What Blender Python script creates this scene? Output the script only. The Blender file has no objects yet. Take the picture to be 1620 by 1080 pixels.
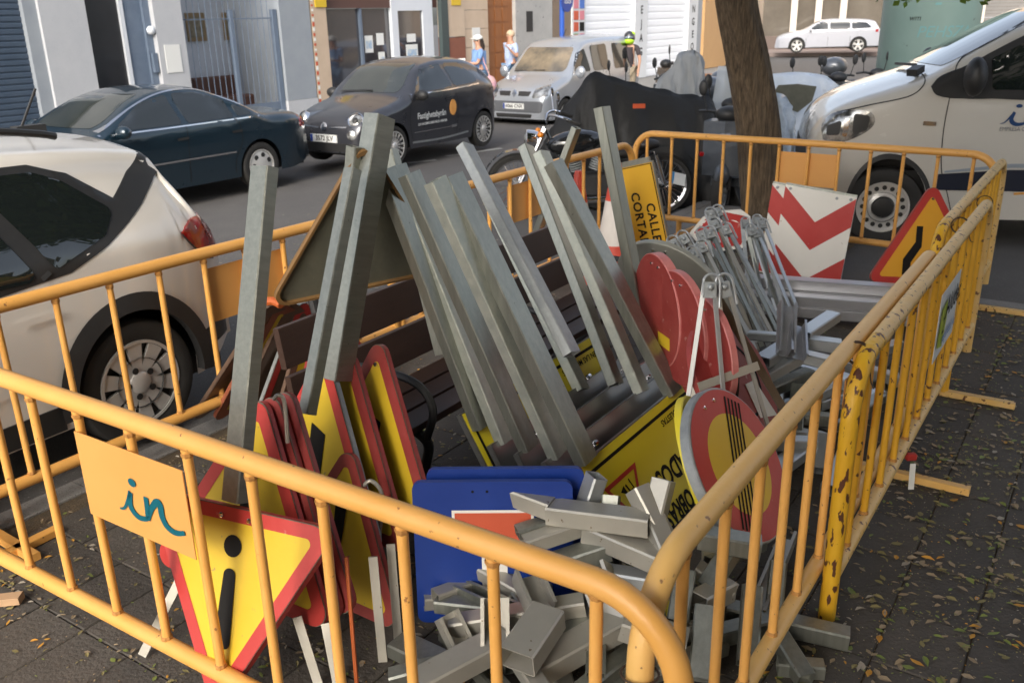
import bpy, bmesh, math, random
import numpy as np
from math import sin, cos, pi, radians, sqrt, atan2
from mathutils import Vector, Matrix
from mathutils.bvhtree import BVHTree
from mathutils.geometry import delaunay_2d_cdt
random.seed(7)
C = bpy.context.scene.collection
V = Vector
# ------------------------------------------------------------------ camera
FOC, PITCH, ROLL, CH = 1420.7, 0.34812, -0.02145, 2.063
sc = bpy.context.scene
_f = V((0, cos(PITCH), -sin(PITCH))); _u = V((0, sin(PITCH), cos(PITCH))); _r = V((1, 0, 0))
CR = _r*cos(ROLL) + _u*sin(ROLL); CU = -_r*sin(ROLL) + _u*cos(ROLL); CF = _f
CO = V((0, 0, CH))
cam = bpy.data.cameras.new('camera'); co = bpy.data.objects.new('camera', cam); C.objects.link(co)
m3 = Matrix((CR, CU, -CF)).transposed(); co.matrix_world = Matrix.Translation(CO) @ m3.to_4x4()
cam.sensor_width = 36; cam.lens = FOC/1620*36; cam.clip_start = .05; cam.clip_end = 600
cam.dof.use_dof = True; cam.dof.focus_distance = 3.1; cam.dof.aperture_fstop = 5.6
sc.camera = co
# ------------------------------------------------------------------ light
w = bpy.data.worlds.new('World'); sc.world = w; w.use_nodes = True
SUN_EL, SUN_AZ = radians(32), radians(-163)          # azimuth from +y, negative = to the left
nt = w.node_tree; bg = nt.nodes['Background']; sky = nt.nodes.new('ShaderNodeTexSky')
sky.sky_type = 'NISHITA'; sky.sun_disc = False; sky.sun_elevation = SUN_EL; sky.sun_rotation = SUN_AZ
sky.dust_density = 3.5; sky.air_density = 1.0; sky.ozone_density = 1.0
hs = nt.nodes.new('ShaderNodeHueSaturation'); hs.inputs['Saturation'].default_value = .55
nt.links.new(sky.outputs[0], hs.inputs['Color']); nt.links.new(hs.outputs[0], bg.inputs[0]); bg.inputs[1].default_value = .15
sl = bpy.data.lights.new('sun', 'SUN'); so = bpy.data.objects.new('sun', sl); C.objects.link(so)
sl.energy = .95; sl.angle = radians(28); sl.color = (1, .93, .82)
sd = V((sin(SUN_AZ)*cos(SUN_EL), cos(SUN_AZ)*cos(SUN_EL), sin(SUN_EL)))
so.rotation_euler = sd.to_track_quat('Z', 'Y').to_euler(); so.location = (0, 0, 30)
sc.view_settings.view_transform = 'Standard'; sc.view_settings.look = 'None'
sc.view_settings.gamma = 1; sc.view_settings.use_curve_mapping = False
sc.view_settings.exposure = 1.12
sc.cycles.max_bounces = 6; sc.cycles.transparent_max_bounces = 6
try: sc.cycles.use_denoising = True
except Exception: pass
# ------------------------------------------------------------------ coordinates
SV = V((.559, .829, 0)); NV = V((-.829, .559, 0)); ZV = V((0, 0, 1)); SA = atan2(.829, .559)
def sn(s, n, z=0): return SV*s + NV*n + ZV*z
def ray(px, py): return CF + CR*((px-810)/FOC) - CU*((py-540)/FOC)
def at(px, py, z=None, y=None, n=None, s=None, d=None):
    r = ray(px, py)
    if z is not None: t = (z-CH)/r.z
    elif y is not None: t = y/r.y
    elif n is not None: t = n/r.dot(NV)
    elif s is not None: t = s/r.dot(SV)
    else: t = d
    return CO + r*t
# ------------------------------------------------------------------ materials
MATS = {}
def mat(name, col, rough=.6, metal=0., col2=None, scale=12., mix=.5, bump=0., bscale=None, coat=0., spec=.5,
        stretch=None, specks=None, sdens=.62, sscale=60, trans=0., alpha=1., wave=None, det=4):
    if name in MATS: return MATS[name]
    m = bpy.data.materials.new(name); m.use_nodes = True; n = m.node_tree; b = n.nodes['Principled BSDF']
    L = n.links.new
    b.inputs['Roughness'].default_value = rough; b.inputs['Metallic'].default_value = metal
    b.inputs['Specular IOR Level'].default_value = spec
    if coat: b.inputs['Coat Weight'].default_value = coat; b.inputs['Coat Roughness'].default_value = .04
    if trans: b.inputs['Transmission Weight'].default_value = trans
    if alpha < 1: b.inputs['Alpha'].default_value = alpha
    tc = n.nodes.new('ShaderNodeTexCoord'); mp = n.nodes.new('ShaderNodeMapping'); L(tc.outputs['Object'], mp.inputs[0])
    if stretch: mp.inputs['Scale'].default_value = stretch
    c1 = (*col, 1); b.inputs['Base Color'].default_value = c1
    out = None
    if col2 is not None:
        nz = n.nodes.new('ShaderNodeTexNoise'); nz.inputs['Scale'].default_value = scale; nz.inputs['Detail'].default_value = det
        nz.inputs['Roughness'].default_value = .65; L(mp.outputs[0], nz.inputs[0])
        rp = n.nodes.new('ShaderNodeValToRGB'); rp.color_ramp.elements[0].position = .5-mix*.5; rp.color_ramp.elements[1].position = .5+mix*.5
        rp.color_ramp.elements[0].color = c1; rp.color_ramp.elements[1].color = (*col2, 1)
        L(nz.outputs[0], rp.inputs[0]); out = rp.outputs[0]
        mr = n.nodes.new('ShaderNodeMapRange'); mr.inputs[3].default_value = max(.02, rough-.08); mr.inputs[4].default_value = min(1, rough+.12)
        L(nz.outputs[0], mr.inputs[0]); L(mr.outputs[0], b.inputs['Roughness'])
    if specks is not None:
        s = n.nodes.new('ShaderNodeTexNoise'); s.inputs['Scale'].default_value = sscale; s.inputs['Detail'].default_value = 3; L(mp.outputs[0] if name in ('rusty_yellow',) else tc.outputs['Object'], s.inputs[0])
        r2 = n.nodes.new('ShaderNodeValToRGB'); r2.color_ramp.elements[0].position = sdens; r2.color_ramp.elements[1].position = sdens+.03
        L(s.outputs[0], r2.inputs[0]); mx = n.nodes.new('ShaderNodeMix'); mx.data_type = 'RGBA'
        L(r2.outputs[0], mx.inputs[0]); mx.inputs[7].default_value = (*specks, 1)
        if out: L(out, mx.inputs[6])
        else: mx.inputs[6].default_value = c1
        out = mx.outputs[2]
    if out: L(out, b.inputs['Base Color'])
    if bump:
        bz = n.nodes.new('ShaderNodeTexNoise'); bz.inputs['Scale'].default_value = bscale or scale*3; bz.inputs['Detail'].default_value = 5; L(mp.outputs[0], bz.inputs[0])
        bp = n.nodes.new('ShaderNodeBump'); bp.inputs['Strength'].default_value = bump; bp.inputs['Distance'].default_value = .02
        L(bz.outputs[0], bp.inputs['Height']); L(bp.outputs[0], b.inputs['Normal'])
    MATS[name] = m; return m
# ------------------------------------------------------------------ mesh builder
class MB:
    def __init__(s): s.v = []; s.f = []; s.m = []
    def add(s, vs, fs, mi=0):
        o = len(s.v); s.v += [V(x) for x in vs]; s.f += [tuple(i+o for i in f) for f in fs]; s.m += [mi]*len(fs); return s
    def box(s, c, size, R=None, mi=0):
        c = V(c); h = [x/2 for x in size]; R = R or Matrix.Identity(3)
        vs = [c + R @ V((a*h[0], b*h[1], d*h[2])) for a in (-1, 1) for b in (-1, 1) for d in (-1, 1)]
        return s.add(vs, [(0,1,3,2),(4,6,7,5),(0,4,5,1),(2,3,7,6),(0,2,6,4),(1,5,7,3)], mi)
    def beam(s, p0, p1, w, h, up=None, mi=0, ch=0.):
        p0 = V(p0); p1 = V(p1); d = (p1-p0).normalized(); up = V(up) if up is not None else ZV
        x = d.cross(up)
        if x.length < 1e-3: x = d.cross(V((1, 0, 0)))
        x.normalize(); y = x.cross(d).normalized()
        if ch: prof = [(-1+ch,-1),(1-ch,-1),(1,-1+ch),(1,1-ch),(1-ch,1),(-1+ch,1),(-1,1-ch),(-1,-1+ch)]
        else: prof = [(-1,-1),(1,-1),(1,1),(-1,1)]
        k = len(prof); vs = []
        for p in (p0, p1): vs += [p + x*(a*w/2) + y*(b*h/2) for a, b in prof]
        fs = [(i, (i+1) % k, k+(i+1) % k, k+i) for i in range(k)] + [tuple(range(k))[::-1], tuple(range(k, 2*k))]
        return s.add(vs, fs, mi)
    def hollow(s, p0, p1, w, h, t=.003, up=None, mi=0, open_side=False, ch=.004):
        p0 = V(p0); p1 = V(p1); d = (p1-p0).normalized(); up = V(up) if up is not None else ZV
        x = d.cross(up)
        if x.length < 1e-3: x = d.cross(V((1, 0, 0)))
        x.normalize(); y = x.cross(d).normalized(); a, b = w/2, h/2
        if open_side:
            pr = [(-a,b),(-a,-b),(a,-b),(a,b),(a-t,b),(a-t,-b+t),(-a+t,-b+t),(-a+t,b)]
            lip = min(.012, w*.2)
            pr = [(-a+lip,b),(-a,b),(-a,-b),(a,-b),(a,b),(a-lip,b),(a-lip,b-t),(a-t,b-t),(a-t,-b+t),(-a+t,-b+t),(-a+t,b-t),(-a+lip,b-t)]
            k = len(pr); vs = []
            for p in (p0, p1): vs += [p + x*u + y*q for u, q in pr]
            fs = [(i, (i+1) % k, k+(i+1) % k, k+i) for i in range(k)]
            ends = [(0,1,10,11),(1,2,9,10),(2,3,8,9),(3,4,7,8),(4,5,6,7)]
            fs += [e[::-1] for e in ends] + [tuple(i+k for i in e) for e in ends]
            return s.add(vs, fs, mi)
        def rp(a, b, c): return [(-a+c,-b),(a-c,-b),(a,-b+c),(a,b-c),(a-c,b),(-a+c,b),(-a,b-c),(-a,-b+c)]
        O = rp(a, b, ch); I = rp(a-t, b-t, max(.001, ch-t)); vs = []
        for p in (p0, p1):
            vs += [p + x*u + y*q for u, q in O]; vs += [p + x*u + y*q for u, q in I]
        fs = []
        for i in range(8):
            j = (i+1) % 8
            fs += [(i, j, 16+j, 16+i), (8+j, 8+i, 24+i, 24+j), (j, i, 8+i, 8+j), (16+i, 16+j, 24+j, 24+i)]
        return s.add(vs, fs, mi)
    def tube(s, pts, r, n=10, mi=0, caps=True, closed=False):
        pts = [V(p) for p in pts]; N = len(pts); rs = r if isinstance(r, (list, tuple)) else [r]*N; vs = []; prev = None
        for i, p in enumerate(pts):
            if closed: d = pts[(i+1) % N] - pts[i-1]
            else: d = pts[min(i+1, N-1)] - pts[max(i-1, 0)]
            d.normalize()
            if prev is None:
                x = d.cross(ZV)
                if x.length < 1e-3: x = d.cross(V((1, 0, 0)))
            else: x = prev - d*prev.dot(d)
            x.normalize(); prev = x; y = d.cross(x)
            vs += [p + (x*cos(2*pi*k/n) + y*sin(2*pi*k/n))*rs[i] for k in range(n)]
        fs = []
        for i in range(N if closed else N-1):
            for k in range(n):
                a = i*n+k; b = i*n+(k+1) % n; c = ((i+1) % N)*n
                fs.append((a, b, c+(k+1) % n, c+k))
        if caps and not closed: fs += [tuple(range(n))[::-1], tuple(range((N-1)*n, N*n))]
        return s.add(vs, fs, mi)
    def lathe(s, prof, c, ax, n=32, mi=0):
        c = V(c); ax = V(ax).normalized(); x = ax.cross(ZV)
        if x.length < 1e-3: x = V((1, 0, 0))
        x.normalize(); y = ax.cross(x); vs = []; k = len(prof)
        for i in range(n):
            a = 2*pi*i/n; vs += [c + ax*h + (x*cos(a) + y*sin(a))*r for r, h in prof]
        fs = [(i*k+j, i*k+j+1, ((i+1) % n)*k+j+1, ((i+1) % n)*k+j) for i in range(n) for j in range(k-1)]
        return s.add(vs, fs, mi)
    def prism(s, pts, off, mi=0, mside=None):
        n = len(pts); pts = [V(p) for p in pts]; off = V(off)
        s.add(pts + [p+off for p in pts], [tuple(range(n))[::-1], tuple(range(n, 2*n))], mi)
        o = len(s.v) - 2*n; fs = [(i, (i+1) % n, n+(i+1) % n, n+i) for i in range(n)]
        s.f += [tuple(i+o for i in f) for f in fs]; s.m += [mi if mside is None else mside]*n; return s
    def ell(s, c, r, R=None, n=14, k=9, mi=0):
        c = V(c); R = R or Matrix.Identity(3); vs = []
        for j in range(k+1):
            t = pi*j/k
            vs += [c + R @ V((r[0]*sin(t)*cos(2*pi*i/n), r[1]*sin(t)*sin(2*pi*i/n), r[2]*cos(t))) for i in range(n)]
        fs = [(j*n+i, (j+1)*n+i, (j+1)*n+(i+1) % n, j*n+(i+1) % n) for j in range(k) for i in range(n)]
        return s.add(vs, fs, mi)
    def build(s, name, mats, parent=None, smooth=False, world=True, kind=None, bevel=0, angle=40):
        me = bpy.data.meshes.new(name); vs = s.v
        if parent is not None and world:
            inv = MW[parent.name].inverted(); vs = [inv @ v for v in vs]
        me.from_pydata([tuple(v) for v in vs], [], s.f)
        ms = mats if isinstance(mats, (list, tuple)) else [mats]
        for x in ms: me.materials.append(x)
        if len(ms) > 1: me.polygons.foreach_set('material_index', s.m)
        me.validate(clean_customdata=False); me.update()
        bm = bmesh.new(); bm.from_mesh(me); bmesh.ops.remove_doubles(bm, verts=bm.verts, dist=1e-5)
        bmesh.ops.recalc_face_normals(bm, faces=bm.faces)
        if bevel: bmesh.ops.bevel(bm, geom=bm.edges[:], offset=bevel, segments=1, affect='EDGES')
        bm.to_mesh(me); bm.free()
        if smooth:
            me.polygons.foreach_set('use_smooth', [True]*len(me.polygons))
            try: me.set_sharp_from_angle(angle=radians(angle))
            except Exception: pass
        o = bpy.data.objects.new(name, me); C.objects.link(o)
        if parent is not None:
            o.parent = parent; MW[o.name] = MW[parent.name].copy()
        else: MW[o.name] = Matrix.Identity(4)
        if kind: o['kind'] = kind
        return o
MW = {}
def tag(o, label, cat, group=None):
    o['label'] = label; o['category'] = cat
    if group: o['group'] = group
    return o
def thing(name, label, cat, loc=(0, 0, 0), rz=0., group=None, M=None):
    o = bpy.data.objects.new(name, None); C.objects.link(o)
    mw = M.copy() if M is not None else Matrix.Translation(V(loc)) @ Matrix.Rotation(rz, 4, 'Z')
    o.matrix_world = mw; MW[o.name] = mw; o.empty_display_size = .1
    return tag(o, label, cat, group)
def copy_tree(o, parent=None):
    c = o.copy(); C.objects.link(c); c.parent = parent
    MW[c.name] = MW.get(o.name, Matrix.Identity(4)).copy()
    for ch in list(o.children): copy_tree(ch, c)
    return c
def dup(o, loc=None, rz=None, label=None, group=None, M=None):
    c = copy_tree(o)
    mw = M if M is not None else Matrix.Translation(V(loc)) @ Matrix.Rotation(rz or 0, 4, 'Z')
    c.matrix_world = mw; MW[c.name] = mw
    if label: c['label'] = label
    if group: c['group'] = group
    return c
def single(mb, name, mats, label, cat, group=None, smooth=False, kind=None, **k):
    """one thing that is one mesh: put its origin at its base"""
    lo = V((min(v.x for v in mb.v), min(v.y for v in mb.v), min(v.z for v in mb.v)))
    hi = V((max(v.x for v in mb.v), max(v.y for v in mb.v), 0)); c = V(((lo.x+hi.x)/2, (lo.y+hi.y)/2, lo.z))
    mb.v = [v-c for v in mb.v]; o = mb.build(name, mats, None, smooth=smooth, kind=kind, **k); o.location = c
    MW[o.name] = Matrix.Translation(c); return tag(o, label, cat, group)
def text_tris(txt, size, bold=0., align='CENTER', space=1., shear=0.):
    cu = bpy.data.curves.new('t', 'FONT'); cu.body = txt; cu.size = size; cu.align_x = align; cu.align_y = 'CENTER'
    cu.offset = bold; cu.space_character = space; cu.shear = shear; cu.resolution_u = 3
    o = bpy.data.objects.new('t', cu); C.objects.link(o); dg = bpy.context.evaluated_depsgraph_get()
    me = bpy.data.meshes.new_from_object(o.evaluated_get(dg)); vs = [(v.co.x, v.co.y) for v in me.vertices]
    fs = [tuple(p.vertices) for p in me.polygons]
    bpy.data.objects.remove(o); bpy.data.curves.remove(cu); bpy.data.meshes.remove(me); return vs, fs
def lettering(txt, size, org, X, Y, m, parent, lift=.002, bold=0., name='lettering', label=None, sx=1., **k):
    X = V(X).normalized(); Y = V(Y).normalized(); Z = X.cross(Y); vs, fs = text_tris(txt, size, bold, **k)
    mb = MB(); mb.add([V(org) + X*(a*sx) + Y*b + Z*lift for a, b in vs], fs); o = mb.build(name, m, parent)
    if label: o['label'] = label
    return o
def frame(o, X, Yh):
    X = V(X).normalized(); Z = X.cross(V(Yh)).normalized(); Y = Z.cross(X)
    return Matrix.Translation(V(o)) @ Matrix((X, Y, Z)).transposed().to_4x4()
def arc(c, r, a0, a1, n=8): return [(c[0]+r*cos(a0+(a1-a0)*i/n), c[1]+r*sin(a0+(a1-a0)*i/n)) for i in range(n+1)]
def rounded(pts, r, n=6):
    """round the corners of a 2-d polygon"""
    out = []; k = len(pts)
    for i in range(k):
        p = V(pts[i]); a = V(pts[i-1])-p; b = V(pts[(i+1) % k])-p; a.normalize(); b.normalize()
        h = math.acos(max(-1, min(1, a.dot(b))))/2; d = r/math.tan(h)
        c = p + (a+b).normalized()*(r/sin(h)); p0 = p+a*d; p1 = p+b*d
        t0 = atan2(p0.y-c.y, p0.x-c.x); t1 = atan2(p1.y-c.y, p1.x-c.x); dt = (t1-t0+pi) % (2*pi)-pi
        out += [(c.x+r*cos(t0+dt*j/n), c.y+r*sin(t0+dt*j/n)) for j in range(n+1)]
    return out
def stroke(pts, w, closed=False):
    """2-d polyline -> quads of width w (w may be a list)"""
    P2 = [V(p) for p in pts]; n = len(P2); vs = []; fs = []
    for i, p in enumerate(P2):
        d = (P2[min(i+1, n-1)]-P2[max(i-1, 0)]).normalized(); q = V((-d.y, d.x)); ww = w[i] if isinstance(w, (list, tuple)) else w
        vs += [tuple(p+q*ww/2), tuple(p-q*ww/2)]
    fs = [(2*i, 2*i+1, 2*i+3, 2*i+2) for i in range(n-1)]
    return vs, fs
def flat(mb, vs, fs, z, mi=0): return mb.add([(a, b, z) for a, b in vs], fs, mi)
def catm(pts, n=6):
    P3 = [V(p) for p in pts]; out = []
    for i in range(len(P3)-1):
        p0 = P3[max(i-1, 0)]; p1 = P3[i]; p2 = P3[i+1]; p3 = P3[min(i+2, len(P3)-1)]
        for j in range(n):
            t = j/n; out.append(.5*((2*p1)+(p2-p0)*t+(2*p0-5*p1+4*p2-p3)*t*t+(3*p1-p0-3*p2+p3)*t**3))
    out.append(P3[-1]); return out
# ------------------------------------------------------------------ palette
galv = mat('galvanised', (.20,.212,.19), .36, .76, (.35,.355,.31), 5, .8, .06, 30, stretch=(9,9,.5), specks=(.15,.15,.13), sdens=.73, sscale=60)
galv2 = mat('galvanised_pale', (.33,.32,.285), .42, .55, (.52,.49,.42), 3.5, .8, .04, 60, specks=(.19,.15,.10), sdens=.71, sscale=45)
galv3 = mat('galvanised_bright', (.38,.40,.41), .34, .65, (.52,.54,.55), 6, .8, .02, 30)
alu = mat('mill_aluminium', (.45,.46,.48), .36, .8, (.60,.60,.63), 4, .7, .08, 30, stretch=(.3,3,3))
zinc = mat('zinc_edge', (.26,.28,.29), .5, .5, (.40,.42,.42), 20, .5, .1)
dark_back = mat('weathered_back', (.14,.145,.115), .5, .45, (.22,.215,.16), 7, .6, .1, 40)
brown_back = mat('dusty_brown_back', (.11,.075,.055), .5, .3, (.20,.12,.08), 6, .6, .08, 40)
sred = mat('sign_red', (.42,.025,.022), .42, 0, (.50,.055,.045), 5, .7, .05, 50, specks=(.5,.2,.17), sdens=.70, sscale=14)
dred = mat('faded_red', (.22,.018,.017), .42, 0, (.36,.07,.06), 6, .7, .05, 40, specks=(.42,.2,.17), sdens=.68, sscale=16)
syel = mat('sign_yellow', (.62,.42,.018), .45, 0, (.68,.47,.03), 4, .7, .03, 60, specks=(.38,.27,.07), sdens=.69, sscale=22)
lyel = mat('notice_yellow', (.66,.54,.02), .45, 0, (.70,.58,.04), 4, .7, .03, 60, specks=(.3,.26,.05), sdens=.74, sscale=26)
oyel = mat('notice_amber', (.60,.33,.012), .45, 0, (.66,.38,.02), 4, .7, .03, 60)
sblk = mat('sign_black', (.010,.0095,.009), .65, 0, (.016,.015,.014), 8, .6, spec=.15)
swht = mat('sign_white', (.72,.70,.64), .5, 0, (.78,.76,.70), 5, .7, .03, 50, specks=(.45,.40,.32), sdens=.72, sscale=30)
sblu = mat('sign_blue', (.004,.026,.19), .4, 0, (.006,.038,.24), 5, .7, .03, 50, specks=(.12,.16,.3), sdens=.74, sscale=40)
sora = mat('sign_brick_red', (.50,.075,.03), .5, 0, (.55,.10,.045), 5, .7)
bora = mat('barrier_orange', (.74,.36,.075), .40, 0, (.80,.42,.12), 5, .6, .05, 60, specks=(.30,.13,.045), sdens=.70, sscale=30)
byel = mat('barrier_ochre', (.74,.38,.02), .4, 0, (.78,.42,.04), 5, .6, .05, 60, specks=(.13,.05,.02), sdens=.66, sscale=30)
bpal = mat('barrier_orange_skylit', (.76,.44,.12), .42, 0, (.80,.50,.18), 6, .6, .06, 60, specks=(.30,.15,.07), sdens=.68, sscale=34)  # barrier orange made paler: skylight on the rails put into the colour
bpal2 = mat('barrier_pale_worn', (.74,.44,.10), .45, 0, (.74,.52,.24), 7, .6, .1, 60, specks=(.16,.065,.03), sdens=.62, sscale=40)
rust = mat('rusty_yellow', (.70,.36,.015), .45, 0, (.76,.46,.03), 6, .6, .25, 40, stretch=(1,1,.4), specks=(.10,.035,.018), sdens=.575, sscale=34)
plate_or = mat('sheet_orange', (.66,.31,.08), .5, 0, (.72,.36,.10), 3, .7, .03)
teal = mat('logo_teal', (.0,.105,.14), .5)
navy = mat('logo_navy', (.01,.05,.16), .4)
rubber = mat('rubber', (.018,.018,.018), .75, 0, (.035,.033,.03), 14, .6, .1)
blackpl = mat('black_plastic', (.02,.02,.021), .45, 0, (.03,.03,.03), 10, .6)
chrome = mat('chrome', (.75,.75,.77), .12, 1)
rimgrey = mat('rim_silver', (.62,.61,.59), .32, .45, (.70,.69,.67), 8, .6)
darkrim = mat('rim_recess', (.03,.03,.03), .5, .3)
glassd = mat('car_glass', (.012,.016,.016), .03, 0, spec=.8, coat=.6)
glassl = mat('windscreen_glass', (.02,.026,.026), .03, 0, (.07,.075,.065), 1.6, .5, spec=.8, coat=.6)
seam = mat('panel_gap', (.012,.012,.012), .7)
lamp = mat('lamp_lens', (.55,.56,.55), .08, .5, (.12,.12,.12), 9, .2, coat=.8)
redlens = mat('red_lens', (.45,.01,.012), .1, .1, (.2,.004,.006), 14, .5, coat=1)
amber = mat('amber_lens', (.8,.25,.02), .15, 0, coat=.6)
platew = mat('number_plate_white', (.75,.76,.74), .4)
euro = mat('plate_blue', (.01,.05,.3), .4)
rimred = mat('pink_rim_highlight', (.42,.10,.09), .5, 0, (.55,.22,.20), 12, .6)  # lighter pink than the discs: rim highlight put into the colour
# ================================================================== SETTING
asph = mat('asphalt', (.085,.08,.078), .85, 0, (.135,.128,.12), 3, .8, .35, 160, specks=(.22,.21,.2), sdens=.64, sscale=130)
slabm = mat('dark_paving', (.050,.044,.038), .80, 0, (.095,.083,.070), 5, .7, .35, 60, specks=(.15,.14,.12), sdens=.68, sscale=95)
slabm2 = mat('dark_paving_worn', (.064,.056,.047), .83, 0, (.11,.095,.08), 7, .7, .35, 60, specks=(.16,.15,.13), sdens=.67, sscale=80)
joint = mat('joint_soil', (.05,.04,.028), .95, 0, (.13,.09,.05), 30, .6, .4, 90)
kerbm = mat('kerb_granite', (.20,.19,.18), .75, 0, (.30,.29,.27), 14, .7, .2, 90, specks=(.10,.10,.1), sdens=.6, sscale=140)
palep = mat('pale_paving', (.19,.18,.17), .8, 0, (.27,.26,.24), 4, .7, .2, 80)
soilm = mat('tree_pit_soil', (.04,.03,.018), .95, 0, (.11,.08,.045), 16, .6, .6, 40)
paint = mat('road_paint', (.50,.50,.48), .7, 0, (.30,.29,.27), 9, .6)
RZ = -.07                                             # level of the carriageway
g = MB(); R_ = 260; g.add([(-R_,-R_,RZ-.004),(R_,-R_,RZ-.004),(R_,R_,RZ-.004),(-R_,R_,RZ-.004)], [(0,1,2,3)])
g.build('road', asph, kind='structure')
def block(name, s0, s1, n0, n1, z0, z1, m, kind='structure', parent=None, mb=None):
    b = mb or MB(); b.prism([sn(s0,n0,z0), sn(s1,n0,z0), sn(s1,n1,z0), sn(s0,n1,z0)], (0,0,z1-z0))
    if mb is None: return b.build(name, m, parent, kind=kind)
mk = MB()
for (s0, n0, s1, n1) in ((11.7,9.1,12.85,8.8),(10.85,9.2,11.3,9.0),(14.2,6.2,17.5,6.0),(9.6,9.35,10.1,9.2)):
    a = sn(s0,n0,RZ); b = sn(s1,n1,RZ); q = (b-a).normalized().cross(ZV)*.06
    mk.add([a-q, b-q, b+q, a+q], [(0,1,2,3)])
mk.build('road_markings', paint, kind='structure')
pv = MB(); pv.prism([sn(-6,-6,RZ-.02), sn(7.15,-6,RZ-.02), sn(7.15,1.95,RZ-.02), sn(9.7,1.95,RZ-.02), sn(9.7,3.78,RZ-.02), sn(-6,3.78,RZ-.02)], (0,0,-RZ+.02-.012))
pave = pv.build('pavement', joint, kind='structure')
# kerb stones, pale strip and paving slabs
kb = MB(); kb.beam(V((-.497,0,-.06)), V((.497,0,-.06)), .145, .12, ch=.05)
k0 = kb.build('kerb_stone', kerbm, pave, world=False)
def place(o, s, n, z=0, rz=0):
    o.location = sn(s, n, z); o.rotation_euler = (0, 0, SA+rz)
place(k0, -2.5, 3.855)
for i in range(1, 13):
    k = k0.copy(); C.objects.link(k); k.parent = pave; place(k, -2.5+i, 3.855+random.uniform(-.004,.004), random.uniform(-.004,.002))
for i in range(8):
    k = k0.copy(); C.objects.link(k); k.parent = pave; place(k, 7.22, -5.5+i, 0, pi/2)
TS, TN = .335, .27
slabs = []
for j in range(5):
    b = MB(); x, y = TS/2-.0025, TN/2-.0025; e = .004
    z = [random.uniform(-.0015,.0015) for _ in range(4)]
    cs = [(-x,-y),(x,-y),(x,y),(-x,y)]
    vs = [(a, c, -.03) for a, c in cs] + [(a, c, -e+q) for (a, c), q in zip(cs, z)] + [(a*(1-e/x), c*(1-e/y), q) for (a, c), q in zip(cs, z)]
    fs = [(i, (i+1) % 4, 4+(i+1) % 4, 4+i) for i in range(4)] + [(4+i, 4+(i+1) % 4, 8+(i+1) % 4, 8+i) for i in range(4)] + [(8,9,10,11)]
    b.add(vs, fs); slabs.append(b)
base = []
for j, b in enumerate(slabs):
    me = bpy.data.meshes.new('paving_slab'); me.from_pydata([tuple(v) for v in b.v], [], b.f); me.materials.append([slabm, slabm2][j % 2]); base.append(me)
cells = []
for i in range(-10, 30):
    for j in range(-20, 15):
        s = i*TS+.2; n = j*TN-.005
        if n > 3.62: continue
        if s > 7.0 and n < 1.95: continue
        if s > 9.5: continue
        if (s-8.9)**2+(n-2.8)**2 < .62: continue
        if s > 7.6 and n > 3.2: continue
        cells.append((s, n))
def inview(p):
    d = p-CO; z = d.dot(CF)
    if z < .1: return None
    x = 810+FOC*d.dot(CR)/z; y = 540-FOC*d.dot(CU)/z
    return z if -40 < x < 1660 and -40 < y < 1130 else None
vis = []; rest = []
for s, n in cells:
    q = inview(sn(s, n)); hidden = s > 4.9 and n > .8 and s < 6.2
    (vis if q and not hidden else rest).append((q or 99, s, n))
vis.sort(); rest += vis[292:]; vis = vis[:292]
for q, s, n in vis:
    o = bpy.data.objects.new('paving_slab', random.choice(base)); C.objects.link(o); o.parent = pave
    place(o, s, n, random.uniform(-.002,.002), random.uniform(-.004,.004)+random.choice((0, pi)))
rb = MB()
for q, s, n in rest:
    t = random.choice(slabs); zz = random.uniform(-.002,.002)
    rb.add([SV*(v.x+s)+NV*(v.y+n)+ZV*(v.z+zz) for v in t.v], t.f)
o = rb.build('paving_slab_field', slabm, pave, kind='stuff')
b = MB()
for i in range(7): b.prism([sn(7.45+.32*i, 3.23, -.02), sn(7.45+.32*i+.31, 3.23, -.02), sn(7.45+.32*i+.31, 3.77, -.02), sn(7.45+.32*i, 3.77, -.02)], (0,0,.02))
b.build('pale_strip', palep, pave)
b = MB(); b.lathe([(.02,.004),(.3,.01),(.6,.0),(.78,-.012)], sn(8.9,2.8,0), ZV, 24); b.build('tree_pit', soilm, kind='structure', smooth=True)
# far pavement in front of the shops
b = MB(); b.prism([sn(-12,11.2,RZ-.02), sn(34,11.2,RZ-.02), sn(34,16,RZ-.02), sn(-12,16,RZ-.02)], (0,0,.14)); b.build('far_pavement', palep, kind='structure')
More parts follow.
